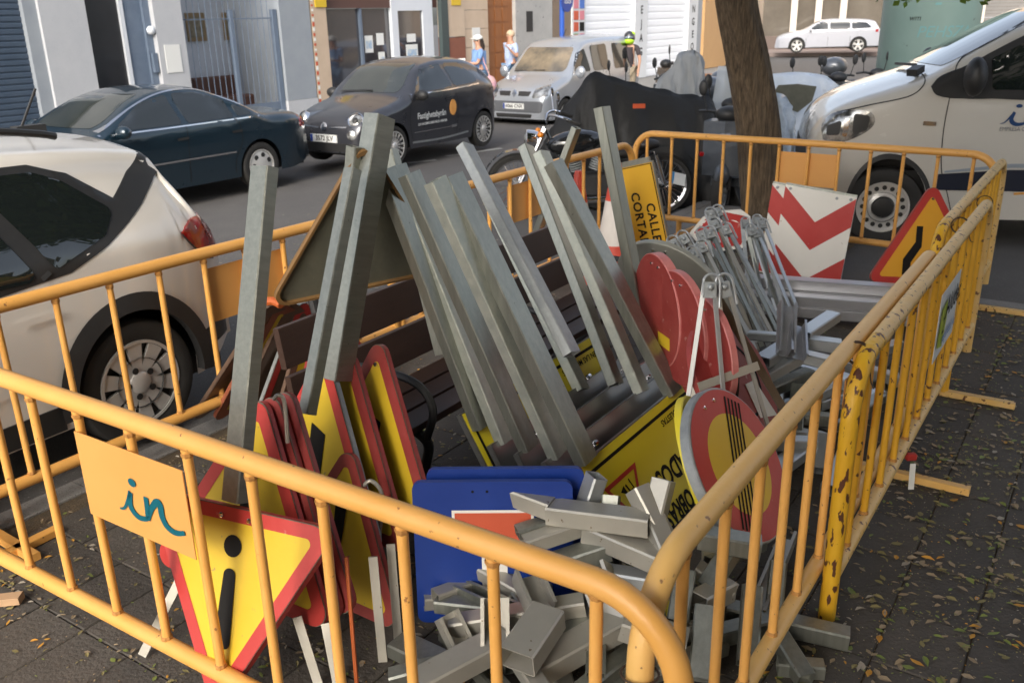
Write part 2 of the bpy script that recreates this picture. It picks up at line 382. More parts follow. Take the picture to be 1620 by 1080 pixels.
# ------------------------------------------------------------------ litter of leaves
def litter(name, label_mats, count, region, size, dens=None, zc=.004):
    mb = MB()
    for _ in range(count):
        for _t in range(20):
            s = random.uniform(region[0], region[1]); n = random.uniform(region[2], region[3])
            if s > 7.1 and n < 1.9: continue
            c = random.random()
            js = abs(((s-.2)/TS+.5) % 1-0.0); js = min(js, 1-js)*TS; jn = abs(((n+.005)/TN+.5) % 1); jn = min(jn, 1-jn)*TN
            clump = .5+.5*sin(s*3.1+1.3*sin(n*2.3))*cos(n*4.1+s)
            if c < .16+.35*clump**2+(.5 if min(js, jn) < .02 else 0): break
        L = random.uniform(*size); W = L*random.uniform(.3,.55); a = random.uniform(0, 2*pi); curl = random.uniform(.0,.35)*L
        ex = V((cos(a), sin(a), 0)); ey = V((-sin(a), cos(a), 0)); tl = random.uniform(-.25,.25)
        p = sn(s, n, zc+random.uniform(0,.004))
        mb.add([p-ex*L/2, p-ex*L*.1-ey*W/2+ZV*curl*.6, p+ex*L*.25-ey*W*.4+ZV*curl*.5, p+ex*L/2+ZV*(abs(tl)*L*.4), p+ex*L*.25+ey*W*.4+ZV*curl*.2, p-ex*L*.1+ey*W/2+ZV*curl*.4, p+ZV*.001],
               [(0,1,6),(1,2,6),(2,3,6),(3,4,6),(4,5,6),(5,0,6)], random.choices(range(len(label_mats)), weights=WT[:len(label_mats)])[0])
    return mb
leafm = [mat('leaf_green', (.14,.19,.035), .6, 0, (.22,.25,.06), 30, .6), mat('leaf_olive', (.17,.15,.055), .7, 0, (.27,.22,.09), 30, .6),
         mat('leaf_dry', (.26,.19,.11), .8, 0, (.36,.28,.18), 30, .6), mat('leaf_orange', (.50,.22,.02), .7, 0, (.55,.30,.05), 30, .6), mat('leaf_grey', (.34,.30,.24), .8)]
WT = [3.4, 5, 4.5, 1.1, 1.2]
mb = litter('x', leafm, 2600, (.9,7.0,-.9,.9), (.014,.046)); lt = mb
for args in ((7500,(2.0,7.0,-.9,.7),(.004,.013)), (900,(2.0,7.0,-.9,.6),(.03,.055)), (2500,(1.0,4.6,.3,3.7),(.004,.011)), (1300,(.9,3.4,2.0,3.7),(.006,.034)), (1200,(1.2,7,.5,3.7),(.008,.034)), (500,(6.5,9.6,1.9,3.7),(.012,.04)), (900,(.9,7,.2,3.7),(.004,.010)), (600,(7.0,9.5,1.9,3.3),(.01,.03))):
    m2 = litter('x', leafm, *args); lt.add(m2.v, m2.f); lt.m[-len(m2.m):] = m2.m
o = lt.build('leaf_litter', leafm, kind='stuff'); tag(o, 'small green, dry and orange fallen leaves strewn over the dark paving', 'leaves')
# leaves on road
WT = [1,2,4,2,3]; mb = MB()
for _ in range(900):
    s = random.uniform(4,15); n = random.uniform(4,6.5)+abs(random.gauss(0,1)); a = random.uniform(0,6.3); L = random.uniform(.02,.05); p = sn(s,n,RZ+.008)
    ex = V((cos(a), sin(a), .1)); ey = V((-sin(a), cos(a), .1)); mb.add([p-ex*L/2, p-ey*L/4, p+ex*L/2, p+ey*L/4], [(0,1,2,3)], random.choice((1,2,2,4)))
o = mb.build('road_litter', leafm, kind='stuff'); tag(o, 'scattered dry leaves lying on the carriageway', 'leaves')
# ------------------------------------------------------------------ trees
bark = mat('bark', (.030,.020,.012), .9, 0, (.20,.145,.09), 7, .45, 1.0, 16, stretch=(6,6,.55))
crownm = [mat('foliage', (.045,.085,.018), .6, 0, (.09,.14,.03), 2, .6), mat('foliage_light', (.10,.19,.02), .55, 0, (.16,.26,.04), 2, .6)]
tr = thing('street_tree', 'brown barked tree trunk leaning left behind the far barrier', 'tree', at(1212,372,z=0))
base_p = at(1213,375,z=-.03); tp = [base_p + V((.0,0,0)), at(1208,300,y=8.72), at(1200,200,y=8.7), at(1183,100,y=8.66), at(1163,0,y=8.6)]
tdir = (tp[-1]-tp[-2]).normalized(); p = tp[-1]
for k in range(4): tdir = (tdir+V((.08,.0,.2))).normalized(); p = p+tdir*.8; tp.append(p)
tb = MB(); cp = catm(tp, 5); rr = [.225-.10*(i/len(cp))**.8+(.05 if i == 0 else 0) for i in range(len(cp))]
n_ = 110; vs0 = len(tb.v); tb.tube(cp, rr, n_)
for i in range(vs0, len(tb.v)):
    k = i-vs0; ring = k//n_; a = (k % n_)/n_*2*pi
    if ring < len(cp): tb.v[i] += (tb.v[i]-cp[ring]).normalized()*(.010*sin(a*7+ring*.25)+.006*abs(sin(a*17+.6*sin(ring*.8)))+.005*abs(sin(a*31+1.1*sin(ring*.5+a))))
tb.build('trunk', bark, tr, smooth=True, angle=80)
bb = MB(); tips = []
for k in range(9):
    a = k*2.4; st = cp[-1-(k % 5)*2]; L = random.uniform(1.8,3.0)
    pts = [st, st+V((cos(a)*L*.35, sin(a)*L*.35, L*.35)), st+V((cos(a)*L*.8, sin(a)*L*.8, L*.55)), st+V((cos(a)*L*1.3, sin(a)*L*1.3, L*.6))]
    bb.tube(catm(pts,4), [.08-.06*i/12 for i in range(13)], 8); tips += pts[1:]
bb.build('branch', bark, tr, smooth=True)
def crown(tr, cen, rad, count, ls, name='crown', mi_w=(3,1), zmin=None):
    mb = MB(); cl = []
    for _ in range(max(6, count//60)):
        d = V((random.gauss(0,1), random.gauss(0,1), random.gauss(0,1))).normalized()*random.uniform(.4,1)**.5
        cl.append(V((cen[0]+d.x*rad[0], cen[1]+d.y*rad[1], cen[2]+d.z*rad[2])))
    for _ in range(count):
        c = random.choice(cl); p = c + V([random.gauss(0,.42*min(rad)/2.2) for _ in range(3)])
        if zmin and p.z < zmin: continue
        a = V((random.gauss(0,1), random.gauss(0,1), random.gauss(0,.5))).normalized(); b = a.cross(V((random.gauss(0,1), random.gauss(0,1), random.gauss(0,1)))).normalized()
        L = random.uniform(*ls); mb.add([p-a*L/2, p-b*L*.27, p+a*L/2, p+b*L*.27], [(0,1,2,3)], random.choices((0,1), weights=mi_w)[0])
    return mb.build(name, crownm, tr, kind='stuff')
crown(tr, (.9,4.9,6.3), (4.8,5.2,1.5), 26000, (.22,.42), zmin=4.3)  # unseen crown, widened towards the camera to darken the sky over the foreground
t2 = thing('street_tree', 'unseen second tree added behind the camera to shade the foreground', 'tree', sn(-3.2,-1.5,0)); tb = MB(); q_ = sn(-3.2,-1.5,-.02)
tb.tube(catm([q_, q_+V((.05,0,1.6)), q_+V((-.1,.1,3.2)), q_+V((-.3,.2,5.4))],6), [.2-.006*i for i in range(19)], 16); tb.build('trunk', bark, t2, smooth=True)
crown(t2, (2.4,-3.4,5.0), (4.9,3.4,2.3), 13000, (.22,.42), zmin=2.7)  # added crown, set off its trunk to keep sky and sun off the foreground
sp = MB()
for (px, py, d) in ((1395,-8,6.2),(1420,-2,6.3),(1432,2,6.4),(1455,-12,6.2),(1525,-6,6.0),(1562,0,6.1),(1590,-14,6.1),(1480,-20,6.1)):
    for _ in range(16):
        p = at(px+random.gauss(0,9), py-8+random.gauss(0,9), d=d+random.uniform(-.1,.1)); a = V((random.gauss(0,1), random.gauss(0,1), random.gauss(-.6,.6))).normalized(); b = a.cross(V((random.random(), random.random(), 1))).normalized()
        L = random.uniform(.04,.09); sp.add([p-a*L/2, p-b*L*.3, p+a*L/2, p+b*L*.3], [(0,1,2,3)])
        
t0 = at(1440,-60,d=6.3)
for px in (1395,1425,1455,1525,1562,1590): sp.tube([at(1500,-160,d=6.6), t0 if px < 1500 else at(1545,-60,d=6.2), at(px,-8,d=6.2)], [.012,.008,.003], 5)
o = sp.build('hanging_leaves', crownm[1], tr, kind='stuff')
# ------------------------------------------------------------------ facades
stone = mat('pale_stone', (.42,.44,.47), .7, 0, (.52,.53,.55), 2.5, .7, .06, 40, specks=(.33,.34,.36), sdens=.66, sscale=60)
stone2 = mat('grey_stone', (.25,.28,.32), .7, 0, (.32,.35,.38), 2.5, .7, .06, 40)
beige = mat('beige_tile', (.48,.37,.27), .6, 0, (.60,.47,.35), 3, .7, .06, 30)
brownt = mat('red_brown_tile', (.20,.07,.045), .5, 0, (.27,.10,.06), 6, .6)
shutn = mat('navy_shutter', (.05,.075,.115), .5, .2, (.07,.10,.145), 4, .6)
shutw = mat('white_shutter', (.84,.86,.90), .5, 0, (.88,.90,.93), 3, .6)
pane = mat('shop_glass', (.025,.028,.035), .04, 0, (.06,.05,.05), 1.1, .5, spec=.9, coat=.8)
whitef = mat('white_frame', (.62,.66,.72), .5, 0, (.70,.73,.77), 3, .6)
wall_w = mat('porch_wall', (.52,.55,.60), .8, 0, (.58,.60,.64), 2, .6)
woodd = mat('wooden_door', (.22,.075,.02), .45, 0, (.34,.13,.04), 7, .7, .1, 40, stretch=(4,4,.6))
woodt = mat('tan_wood', (.45,.26,.11), .5, 0, (.55,.34,.16), 6, .7, stretch=(4,4,.6))
gate = mat('gate_grey', (.13,.17,.24), .5, .2, (.17,.22,.29), 6, .6)
blackd = mat('black_door', (.012,.013,.016), .3, 0, (.02,.02,.024), 4, .6, coat=.3)
iron = mat('dark_iron', (.03,.03,.032), .55, .4, (.05,.05,.05), 20, .6)
wwall = mat('white_wall', (.58,.60,.62), .75, 0, (.66,.67,.68), 2, .6)
FN = 13.3; FZ = .07
def wallbox(mb, s0, s1, z0, z1, n0=FN, dep=.3, mi=0):
    mb.prism([sn(s0,n0,z0), sn(s1,n0,z0), sn(s1,n0+dep,z0), sn(s0,n0+dep,z0)], (0,0,z1-z0), mi)
def part(parent, name, s0, s1, z0, z1, m, n0=FN, dep=.3, label=None):
    b = MB(); wallbox(b, s0, s1, z0, z1, n0, dep); o = b.build(name, m, parent)
    if label: o['label'] = label
    return o
def slats(parent, s0, s1, z0, z1, m, n0, pitch=.085, name='shutter'):
    b = MB(); k = int((z1-z0)/pitch)
    for i in range(k):
        z = z0+i*pitch
        pr = [sn(s0,n0,z), sn(s0,n0-.012,z+pitch*.25), sn(s0,n0-.012,z+pitch*.8), sn(s0,n0+.004,z+pitch*.97)]
        q = [p+SV*(s1-s0) for p in pr]; b.add(pr+q, [(0,1,5,4),(1,2,6,5),(2,3,7,6),(0,4,7,3),(0,3,2,1),(4,5,6,7)])
    b.prism([sn(s0,n0+.006,z0), sn(s1,n0+.006,z0), sn(s1,n0+.03,z0), sn(s0,n0+.03,z0)], (0,0,z1-z0))
    return b.build(name, m, parent)
b1 = thing('apartment_building', 'pale stone ground floor with navy shutter, black door and gated porch', 'building', sn(8,FN,FZ), SA)
part(b1, 'upper_wall', -6, 13.1, 3.2, 6.5, stone); part(b1, 'wall', -6, 5.2, FZ, 3.2, stone)
slats(b1, 5.2, 7.52, FZ, 3.2, shutn, FN+.16)
part(b1, 'shutter_jamb', 7.52, 7.72, FZ, 3.2, stone2, FN+.06, .2)
for nm, s0, s1, m in (('pillar',7.72,8.45,stone), ('pillar',9.62,10.16,stone), ('pillar',12.3,13.06,stone2)):
    part(b1, 'pillar', s0, s1, .62, 3.2, m); part(b1, 'pillar_base', s0-.01, s1+.01, FZ, .615, stone, FN-.012, .3)
part(b1, 'door', 8.45, 9.32, FZ, 3.2, blackd, FN+.18, .06); part(b1, 'door_frame', 9.10, 9.17, FZ, 3.2, whitef, FN+.13, .05); part(b1, 'door_leaf', 9.17, 9.5, FZ, 3.2, gate, FN+.16, .08)
part(b1, 'door_jamb', 9.5, 9.62, FZ, 3.2, gate, FN+.10, .2)
b = MB(); b.ell(sn(9.56,FN+.05,1.95), (.07,.07,.07)); b.build('dome_lamp', whitef, b1, smooth=True)
b = MB(); b.box(sn(9.56,FN+.06,1.45), (.08,.06,.3), Matrix.Rotation(SA,3,'Z')); b.build('intercom', gate, b1)
part(b1, 'porch_wall', 10.16, 12.3, FZ, 3.2, wall_w, FN+1.5, .1); part(b1, 'porch_side', 10.1, 10.16, FZ, 3.2, wall_w, FN+.3, 1.2); part(b1, 'porch_side', 12.3, 12.36, FZ, 3.2, stone2, FN+.3, 1.2)
gt = MB(); 
for i in range(16): s = 10.22+i*.125; gt.tube([sn(s,FN+.1,.5), sn(s,FN+.1,2.55)], .007, 6)
gt.beam(sn(10.2,FN+.1,2.1), sn(12.25,FN+.1,2.1), .02, .02); gt.build('gate_bars', gate, b1, kind='stuff')
part(b1, 'gate_panel', 11.25, 12.25, FZ, .62, gate, FN+.08, .04); part(b1, 'gate_post', 11.2, 11.27, FZ, 2.25, gate, FN+.06, .08); part(b1, 'gate_post', 12.18, 12.28, FZ, 2.25, gate, FN+.06, .08)
for s0 in (11.35, 12.2):
    o = part(b1, 'picture', s0, s0+.42, 1.72, 2.22, mat('picture_frame', (.25,.17,.08), .5), FN+1.46, .03)
    b = MB(); wallbox(b, s0+.06, s0+.36, 1.79, 2.15, FN+1.452, .006); b.build('canvas', mat('picture_canvas', (.30,.26,.18), .6, 0, (.12,.09,.05), 14, .4), b1)
b = MB(); b.box(sn(12.0,FN+1.2,.55), (1.5,.5,.35), Matrix.Rotation(SA,3,'Z')); b.box(sn(12.0,FN+1.4,.85), (1.5,.16,.45), Matrix.Rotation(SA,3,'Z'))
o = single(b, 'sofa', mat('brown_leather', (.11,.05,.035), .5), 'brown sofa standing behind the gate of the porch', 'sofa', bevel=.03)
b = MB(); wallbox(b, 9.72, 10.02, 1.28, 1.72, FN-.012, .008)
o = single(b, 'paper_notice', platew, 'white paper notice taped to the pale stone pillar beside the porch', 'notice')
b = MB(); wallbox(b, 9.86, 9.98, 1.48, 1.60, FN-.016, .003); b.build('notice_photo', mat('notice_photo', (.25,.22,.12), .5, 0, (.1,.1,.1), 20, .4), o, world=False) if False else None
# shop with the window
b2 = thing('shop_building', 'shop front with dark window, white door and beige tiled piers', 'building', sn(16,FN,FZ), SA)
part(b2, 'upper_wall', 13.1, 22.2, 3.0, 6.5, beige)
part(b2, 'pier', 13.1, 13.5, .0, 3.0, beige, label='beige pier with red and white stickers down its edge')
st = MB()
for i in range(26): z = .5+i*.09; st.prism([sn(13.105,FN-.004,z), sn(13.16,FN-.004,z), sn(13.16,FN-.001,z+0), sn(13.105,FN-.001,z)], (0,0,random.uniform(.03,.08)), i % 2)
st.build('stickers', [sora, platew], b2, kind='stuff')
part(b2, 'yellow_sign', 13.2, 13.5, 2.28, 2.75, syel, FN-.03, .02); part(b2, 'window_sill', 13.5, 17.15, FZ, .35, stone2)
wf = part(b2, 'window_frame', 13.5, 17.15, 2.52, 3.0, whitef, FN+.12, .1)
part(b2, 'window_pane', 13.5, 15.55, .35, 2.25, pane, FN+.2, .01); part(b2, 'awning_box', 13.5, 17.15, 2.26, 2.5, mat('awning_brown', (.10,.05,.04), .6), FN+.13, .1)
part(b2, 'mullion', 13.5, 13.6, .35, 2.3, whitef, FN+.12, .1); part(b2, 'mullion', 14.6, 14.66, .35, 2.3, gate, FN+.14, .06)
dr = part(b2, 'door', 15.55, 15.75, FZ, 2.5, whitef, FN+.1, .08); part(b2, 'door_stile', 16.6, 16.95, FZ, 2.5, whitef, FN+.1, .08); part(b2, 'door_rail', 15.75, 16.6, 2.2, 2.5, whitef, FN+.1, .08); part(b2, 'door_glass', 15.75, 16.6, FZ, 2.2, pane, FN+.14, .01)
part(b2, 'drainpipe', 17.1, 17.35, FZ, 3.0, mat('pipe_green', (.05,.07,.07), .5), FN-.04, .1)
for s0, s1, z0, z1 in ((14.75,15.0,1.38,1.72),(15.12,15.35,1.52,1.76),(15.15,15.35,1.02,1.38),(16.05,16.35,1.55,1.72),(16.0,16.4,.98,1.5)):
    b = MB(); wallbox(b, s0, s1, z0, z1, FN+.13 if s0 > 15.6 else FN+.19, .003); b.build('poster', platew, b2)
    if z1-z0 > .3: b = MB(); wallbox(b, s0+.04, s1-.04, z0+.08, z1-.1, FN+.126 if s0 > 15.6 else FN+.186, .003); b.build('poster_print', mat('poster_print', (.25,.42,.62), .5, 0, (.6,.62,.62), 9, .3), b2)
part(b2, 'pier', 17.35, 18.0, 1.62, 3.0, beige, FN-.02); part(b2, 'pier_base', 17.35, 18.0, FZ, 1.6, brownt, FN-.02)
for z in np.arange(0.1, 3, .42): part(b2, 'tile_course', 18.02, 18.98, z, z+.41, beige, FN)
dd = part(b2, 'door', 18.98, 20.2, FZ, 3.0, woodd, FN+.1, .08, 'panelled wooden door')
for i in range(3):
    for j in range(8): part(b2, 'door_panel', 19.06+i*.34, 19.34+i*.34, .12+j*.36, .42+j*.36, woodd, FN+.085, .03)
part(b2, 'pier', 20.2, 22.0, FZ, 3.0, mat('graffiti_wall', (.34,.34,.33), .7, 0, (.46,.45,.43), 2, .5, specks=(.12,.12,.13), sdens=.66, sscale=7)); part(b2, 'vent', 20.7, 21.0, 1.65, 2.15, iron, FN-.01, .02)
b = MB(); wallbox(b, 18.3, 18.62, 1.32, 1.8, FN-.012, .008)
single(b, 'paper_notice', platew, 'white paper notice taped to beige tiles left of the wooden door', 'notice')
b = MB(); wallbox(b, 17.5, 17.85, 2.3, 2.75, FN-.04, .01); single(b, 'yellow_sign', syel, 'small yellow sign high on the beige pier of the shop', 'sign')
# white shutters building
b3 = thing('garage_building', 'building with white roller shutters between lettered pale pillars', 'building', sn(26,FN,FZ), SA)
part(b3, 'upper_wall', 22.2, 33.5, 3.6, 6.5, wwall)
part(b3, 'pillar', 22.05, 23.0, FZ, 3.6, mat('brown_marble', (.16,.12,.09), .5, 0, (.23,.17,.12), 4, .6))
lp = part(b3, 'poster_panel', 23.0, 23.75, FZ, 3.6, wwall, FN-.04, .2)
cols = [sora, mat('p_blue', (.05,.15,.5), .5), mat('p_green', (.05,.3,.1), .5), mat('p_pink', (.6,.2,.25), .5), sblk]
for i in range(5):
    for j in range(2):
        b = MB(); wallbox(b, 23.08+j*.33, 23.33+j*.33, 1.0+i*.3, 1.24+i*.3, FN-.055, .01); b.build('logo_patch', [cols[4],cols[4],cols[2],cols[3],cols[0],cols[4],cols[0],cols[3],cols[3],cols[1]][i*2+j], b3)
slats(b3, 23.85, 27.0, FZ, 3.6, shutw, FN+.14, .22); slats(b3, 27.9, 31.2, FZ, 3.6, shutw, FN+.14, .22)
part(b3, 'pillar', 27.0, 27.9, FZ, 3.6, wwall); part(b3, 'pillar', 31.2, 32.0, FZ, 3.6, wwall); part(b3, 'pillar', 32.0, 32.4, FZ, 3.6, stone2)
for s, tx in ((27.45, 'REJAG'), (31.6, 'TNGEO')):
    for i, c in enumerate(tx): lettering(c, .34, sn(s, FN-.003, 2.55-i*.42), SV*1, ZV, sblk, b3, .006, .006)
# corner beyond, tan door and beige piers
part(b3, 'tan_door', 32.4, 35.6, FZ, 3.6, woodt, FN-.1, .3); part(b3, 'mosaic_pier', 35.6, 38.5, FZ, 3.6, beige, FN-.15, .3); part(b3, 'upper_wall', 33.5, 38.5, 3.6, 6.5, beige)
# round blue sign on post
p0 = at(889,4,n=11.6); sg = thing('bus_sign', 'round blue sign on a blue post in front of the white shutter', 'sign', (p0.x,p0.y,FZ), SA)
b = MB(); b.tube([V((p0.x,p0.y,FZ)), p0+ZV*.2], .06, 10); b.build('post', mat('post_blue', (.02,.09,.42), .5), sg)
b = MB(); b.lathe([(0,.0),(.26,.0),(.27,.01),(.27,.03),(0,.035)], p0+ZV*.05+SV*.1-NV*.06, -NV, 30); b.build('disc', euro, sg, smooth=True)
lettering('usoi', .2, p0+ZV*.03+SV*.1-NV*.1, SV, ZV, platew, sg, .006)
# far building across the side street
FX = V((.966,-.26,0)); FO = V((14.2,49.5,0)); FNn = V((-.26,-.966,0))
b4 = thing('far_building', 'far block with beige columns and brown ground floor windows', 'building', FO, atan2(-.26,.966))
def fpart(name, x0, x1, z0, z1, m, dep=.4, off=0., ):
    b = MB(); b.prism([FO+FX*x0+FNn*off+ZV*z0, FO+FX*x1+FNn*off+ZV*z0, FO+FX*x1+FNn*(off-dep)+ZV*z0, FO+FX*x0+FNn*(off-dep)+ZV*z0], (0,0,z1-z0)); return b.build(name, m, b4)
bcol = mat('beige_column', (.60,.53,.45), .7, 0, (.68,.61,.53), 2, .6); bwin = mat('brown_window', (.10,.085,.07), .15, 0, (.17,.15,.12), .8, .6, coat=.5)
fpart('wall', -9, 60, 4.2, 10, bcol); fpart('plinth', -9, 12, 0, .75, mat('brown_plinth', (.13,.095,.08), .6), .5, .1)
fpart('window', -9, 12, .75, 4.2, bwin, .1, -.3)
for x in (-8.6,-6.6,-2.9,-1.6,.6,1.8,3.0,5.3,7.5): fpart('column', x, x+.32, .75, 4.2, bcol, .4, .12)
fpart('wall', 12, 60, 0, 4.2, beige)
b = MB(); b.prism([FO+FX*-12+FNn*.1+ZV*RZ, FO+FX*60+FNn*.1+ZV*RZ, FO+FX*60+FNn*4.6+ZV*RZ, FO+FX*-12+FNn*4.6+ZV*RZ], (0,0,.16)); b.build('side_pavement', mat('pink_paving', (.26,.20,.18), .8, 0, (.32,.26,.23), 2, .6), kind='structure')
# unseen near side building, added to block sky light from the right
b6 = thing('unseen_building', 'unseen plain building along the near side of the pavement, added to block sky light', 'building', sn(-3,-5,0), SA)
for s0 in range(-14, 6, 4): part(b6, 'wall', s0, s0+3.99, .9 if s0 % 8 else 0, 9, beige if s0 % 8 else stone2, -5.4, .4)
# shuttered building on the right and kiosk column
b5 = thing('corner_building', 'grey roller shutter beside a beige stone column at top right', 'building', (13.5,24,RZ))
P0 = at(1546,100,y=25.); FX5 = V((.93,-.37,0)); N5 = V((-.37,-.93,0))
def cpart(name, x0, x1, z0, z1, m, dep=.4, off=0.):
    b = MB(); o = V((P0.x, P0.y, 0)); b.prism([o+FX5*x0+N5*off+ZV*z0, o+FX5*x1+N5*off+ZV*z0, o+FX5*x1+N5*(off-dep)+ZV*z0, o+FX5*x0+N5*(off-dep)+ZV*z0], (0,0,z1-z0)); return b.build(name, m, b5)
cpart('column', -.45, .0, RZ, 5, woodt if False else bcol); cpart('wall', -1.2, -.45, RZ, 9, beige, .3, -.05); cpart('upper_wall', -.45, 14, 5, 9, beige)
b = MB(); o_ = V((P0.x, P0.y, 0))
for i in range(58):
    z = RZ+i*.087; a = o_+N5*-.15; b.beam(a+ZV*(z+.04), a+FX5*10+ZV*(z+.04), .02, .078)
b.build('shutter', mat('grey_shutter', (.16,.155,.15), .5, .3, (.22,.21,.2), 3, .6), b5); cpart('wall', 10, 14, RZ, 5, beige)
kc = V((7.42,16.6,RZ)); kk = thing('advertising_column', 'pale green cylindrical column with faint graffiti behind the van', 'kiosk', kc)
kg = mat('kiosk_green', (.13,.20,.18), .45, 0, (.17,.25,.225), 1.2, .6, .02, specks=(.08,.11,.1), sdens=.72, sscale=5)
b = MB(); b.lathe([(0,0),(.86,0),(.86,.1),(.80,.12),(.80,3.3),(.9,3.35),(.9,3.6),(.2,4.1),(0,4.1)], kc, ZV, 56); b.build('column', kg, kk, smooth=True)
def wrap_text(txt, size, zc, ang, m, parent, c, r, bold=.0):
    vs, fs = text_tris(txt, size, bold, shear=.2); mb = MB()
    mb.add([c+V((cos(ang+a/r)*r, sin(ang+a/r)*r, zc+b)) for a, b in vs], fs); mb.build('graffiti', m, parent)
gr = mat('graffiti_teal', (.12,.27,.27), .5); a0 = atan2(-kc.y,-kc.x)
wrap_text('PEHSZA', .26, 1.72, a0+.33, gr, kk, kc, .803, .0); wrap_text('~', .5, 1.35, a0+.3, gr, kk, kc, .803); wrap_text('-', .4, 2.2, a0+.1, gr, kk, kc, .803); wrap_text('wm', .13, 1.95, a0-.3, sblk, kk, kc, .803)
# hedge strip behind the van
hb = thing('hedge', 'strip of green hedge behind the roof of the white van', 'hedge', (10.6,18,RZ))
mb = MB(); pA = V((9.2,16.9,RZ)); pB = V((13.5,17.5,RZ))
for _ in range(2600):
    t = random.random(); p = pA.lerp(pB,t)+V((random.gauss(0,.12), random.gauss(0,.2), random.uniform(.1,2.05+.25*t)))
    a = V((random.gauss(0,1), random.gauss(0,1), random.gauss(0,1))).normalized(); b_ = a.cross(ZV).normalized(); L = random.uniform(.05,.11); mb.add([p-a*L/2,p-b_*L*.3,p+a*L/2,p+b_*L*.3],[(0,1,2,3)])
mb.build('foliage', crownm[0], hb, kind='stuff')
# ================================================================== VEHICLES
def pchip(keys):
    ks = sorted(keys); x = np.array([k[0] for k in ks], float); y = np.array([k[1] for k in ks], float)
    h = np.diff(x); d = np.diff(y)/h; m = np.zeros(len(x)); m[0] = d[0]; m[-1] = d[-1]
    for i in range(1, len(x)-1):
        if d[i-1]*d[i] > 0:
            w1 = 2*h[i]+h[i-1]; w2 = h[i]+2*h[i-1]; m[i] = (w1+w2)/(w1/d[i-1]+w2/d[i])
    def f(q):
        q = min(max(q, x[0]), x[-1]); i = min(int(np.searchsorted(x, q, side='right'))-1, len(x)-2); i = max(i, 0)
        t = (q-x[i])/h[i]; a = (1+2*t)*(1-t)**2; b = t*(1-t)**2; c = t*t*(3-2*t); e = t*t*(t-1)
        return float(a*y[i]+b*h[i]*m[i]+c*y[i+1]+e*h[i]*m[i+1])
    return f
def carbody(P):
    z1 = pchip(P['z1']); zb = pchip(P['belt']); w0 = pchip(P['w']); wr = pchip(P['wr']); z0 = pchip(P['z0'])
    xa, xb = P['z1'][0][0], P['z1'][-1][0]
    if xa > xb: xa, xb = xb, xa
    mid = (xa+xb)/2; hl = (xb-xa)/2; n = 130; xs = [mid-hl*cos(pi*i/n)*.35-hl*.65*(1-2*i/n) for i in range(n+1)]
    for xc, zc, r in P['arch']: xs += [xc+r*sin(radians(a))*1.0001 for a in range(-90, 91, 9)]
    xs = sorted(set(round(x, 4) for x in xs if xa-1e-6 <= x <= xb+1e-6)); xs[0] = xa; xs[-1] = xb
    mb = MB(); rings = []; r = P.get('r', .10); cr = P.get('crown', .05)
    for x in xs:
        zt = z1(x); zl = z0(x)
        for xc, zc, ra in P['arch']:
            if abs(x-xc) < ra: zl = max(zl, zc+sqrt(ra*ra-(x-xc)**2))
        b = min(zb(x), zt-.03); W = w0(x); WR = wr(x)
        gh = max(0., min(1., (zt-b-.12)/.25))          # 1 where there is a greenhouse
        c = cr*(1 if gh else 1); rr = min(r, (zt-zl)*.4)
        ze = zt-c-rr; ze = max(ze, zl+.02)
        def wy(z):
            if z < b: return W*(1-.05*((b-z)/max(.3, b-.2))**2)
            t = (z-b)/max(.05, (zt-c-b)); return W-(W-WR)*gh*max(0, t)**1.15
        pts = []
        for k in range(13):
            z = zl+(ze-zl)*k/12; pts.append((wy(z), z))
        we = wy(ze); top = max(zt-c, ze+.004); ry = min(rr*(1.0+.6*(1-gh)), we*.5)
        for k in range(1, 7):
            a = pi/2*k/6; pts.append((we-ry+ry*cos(a), ze+(top-ze)*sin(a)))
        for k in range(1, 6):
            y = (we-ry)*(1-k/5); pts.append((y, zt-(zt-top)*(y/max(.01, we-ry))**2))
        full = [(y, z) for y, z in pts] + [(-y, z) for y, z in pts[-2::-1]]
        rings.append([V((x, y, z)) for y, z in full])
    k = len(rings[0]); vs = [v for R in rings for v in R]
    fs = [(i*k+j, i*k+j+1, (i+1)*k+j+1, (i+1)*k+j) for i in range(len(rings)-1) for j in range(k-1)]
    fs += [tuple(range(k)), tuple(range((len(rings)-1)*k, len(rings)*k))[::-1]]
    mb.add(vs, fs); bm = bmesh.new(); bv = [bm.verts.new(v) for v in mb.v]
    for f in mb.f: bm.faces.new([bv[i] for i in f])
    bmesh.ops.recalc_face_normals(bm, faces=bm.faces); bm.normal_update(); bvh = BVHTree.FromBMesh(bm); bm.free()
    return mb, bvh
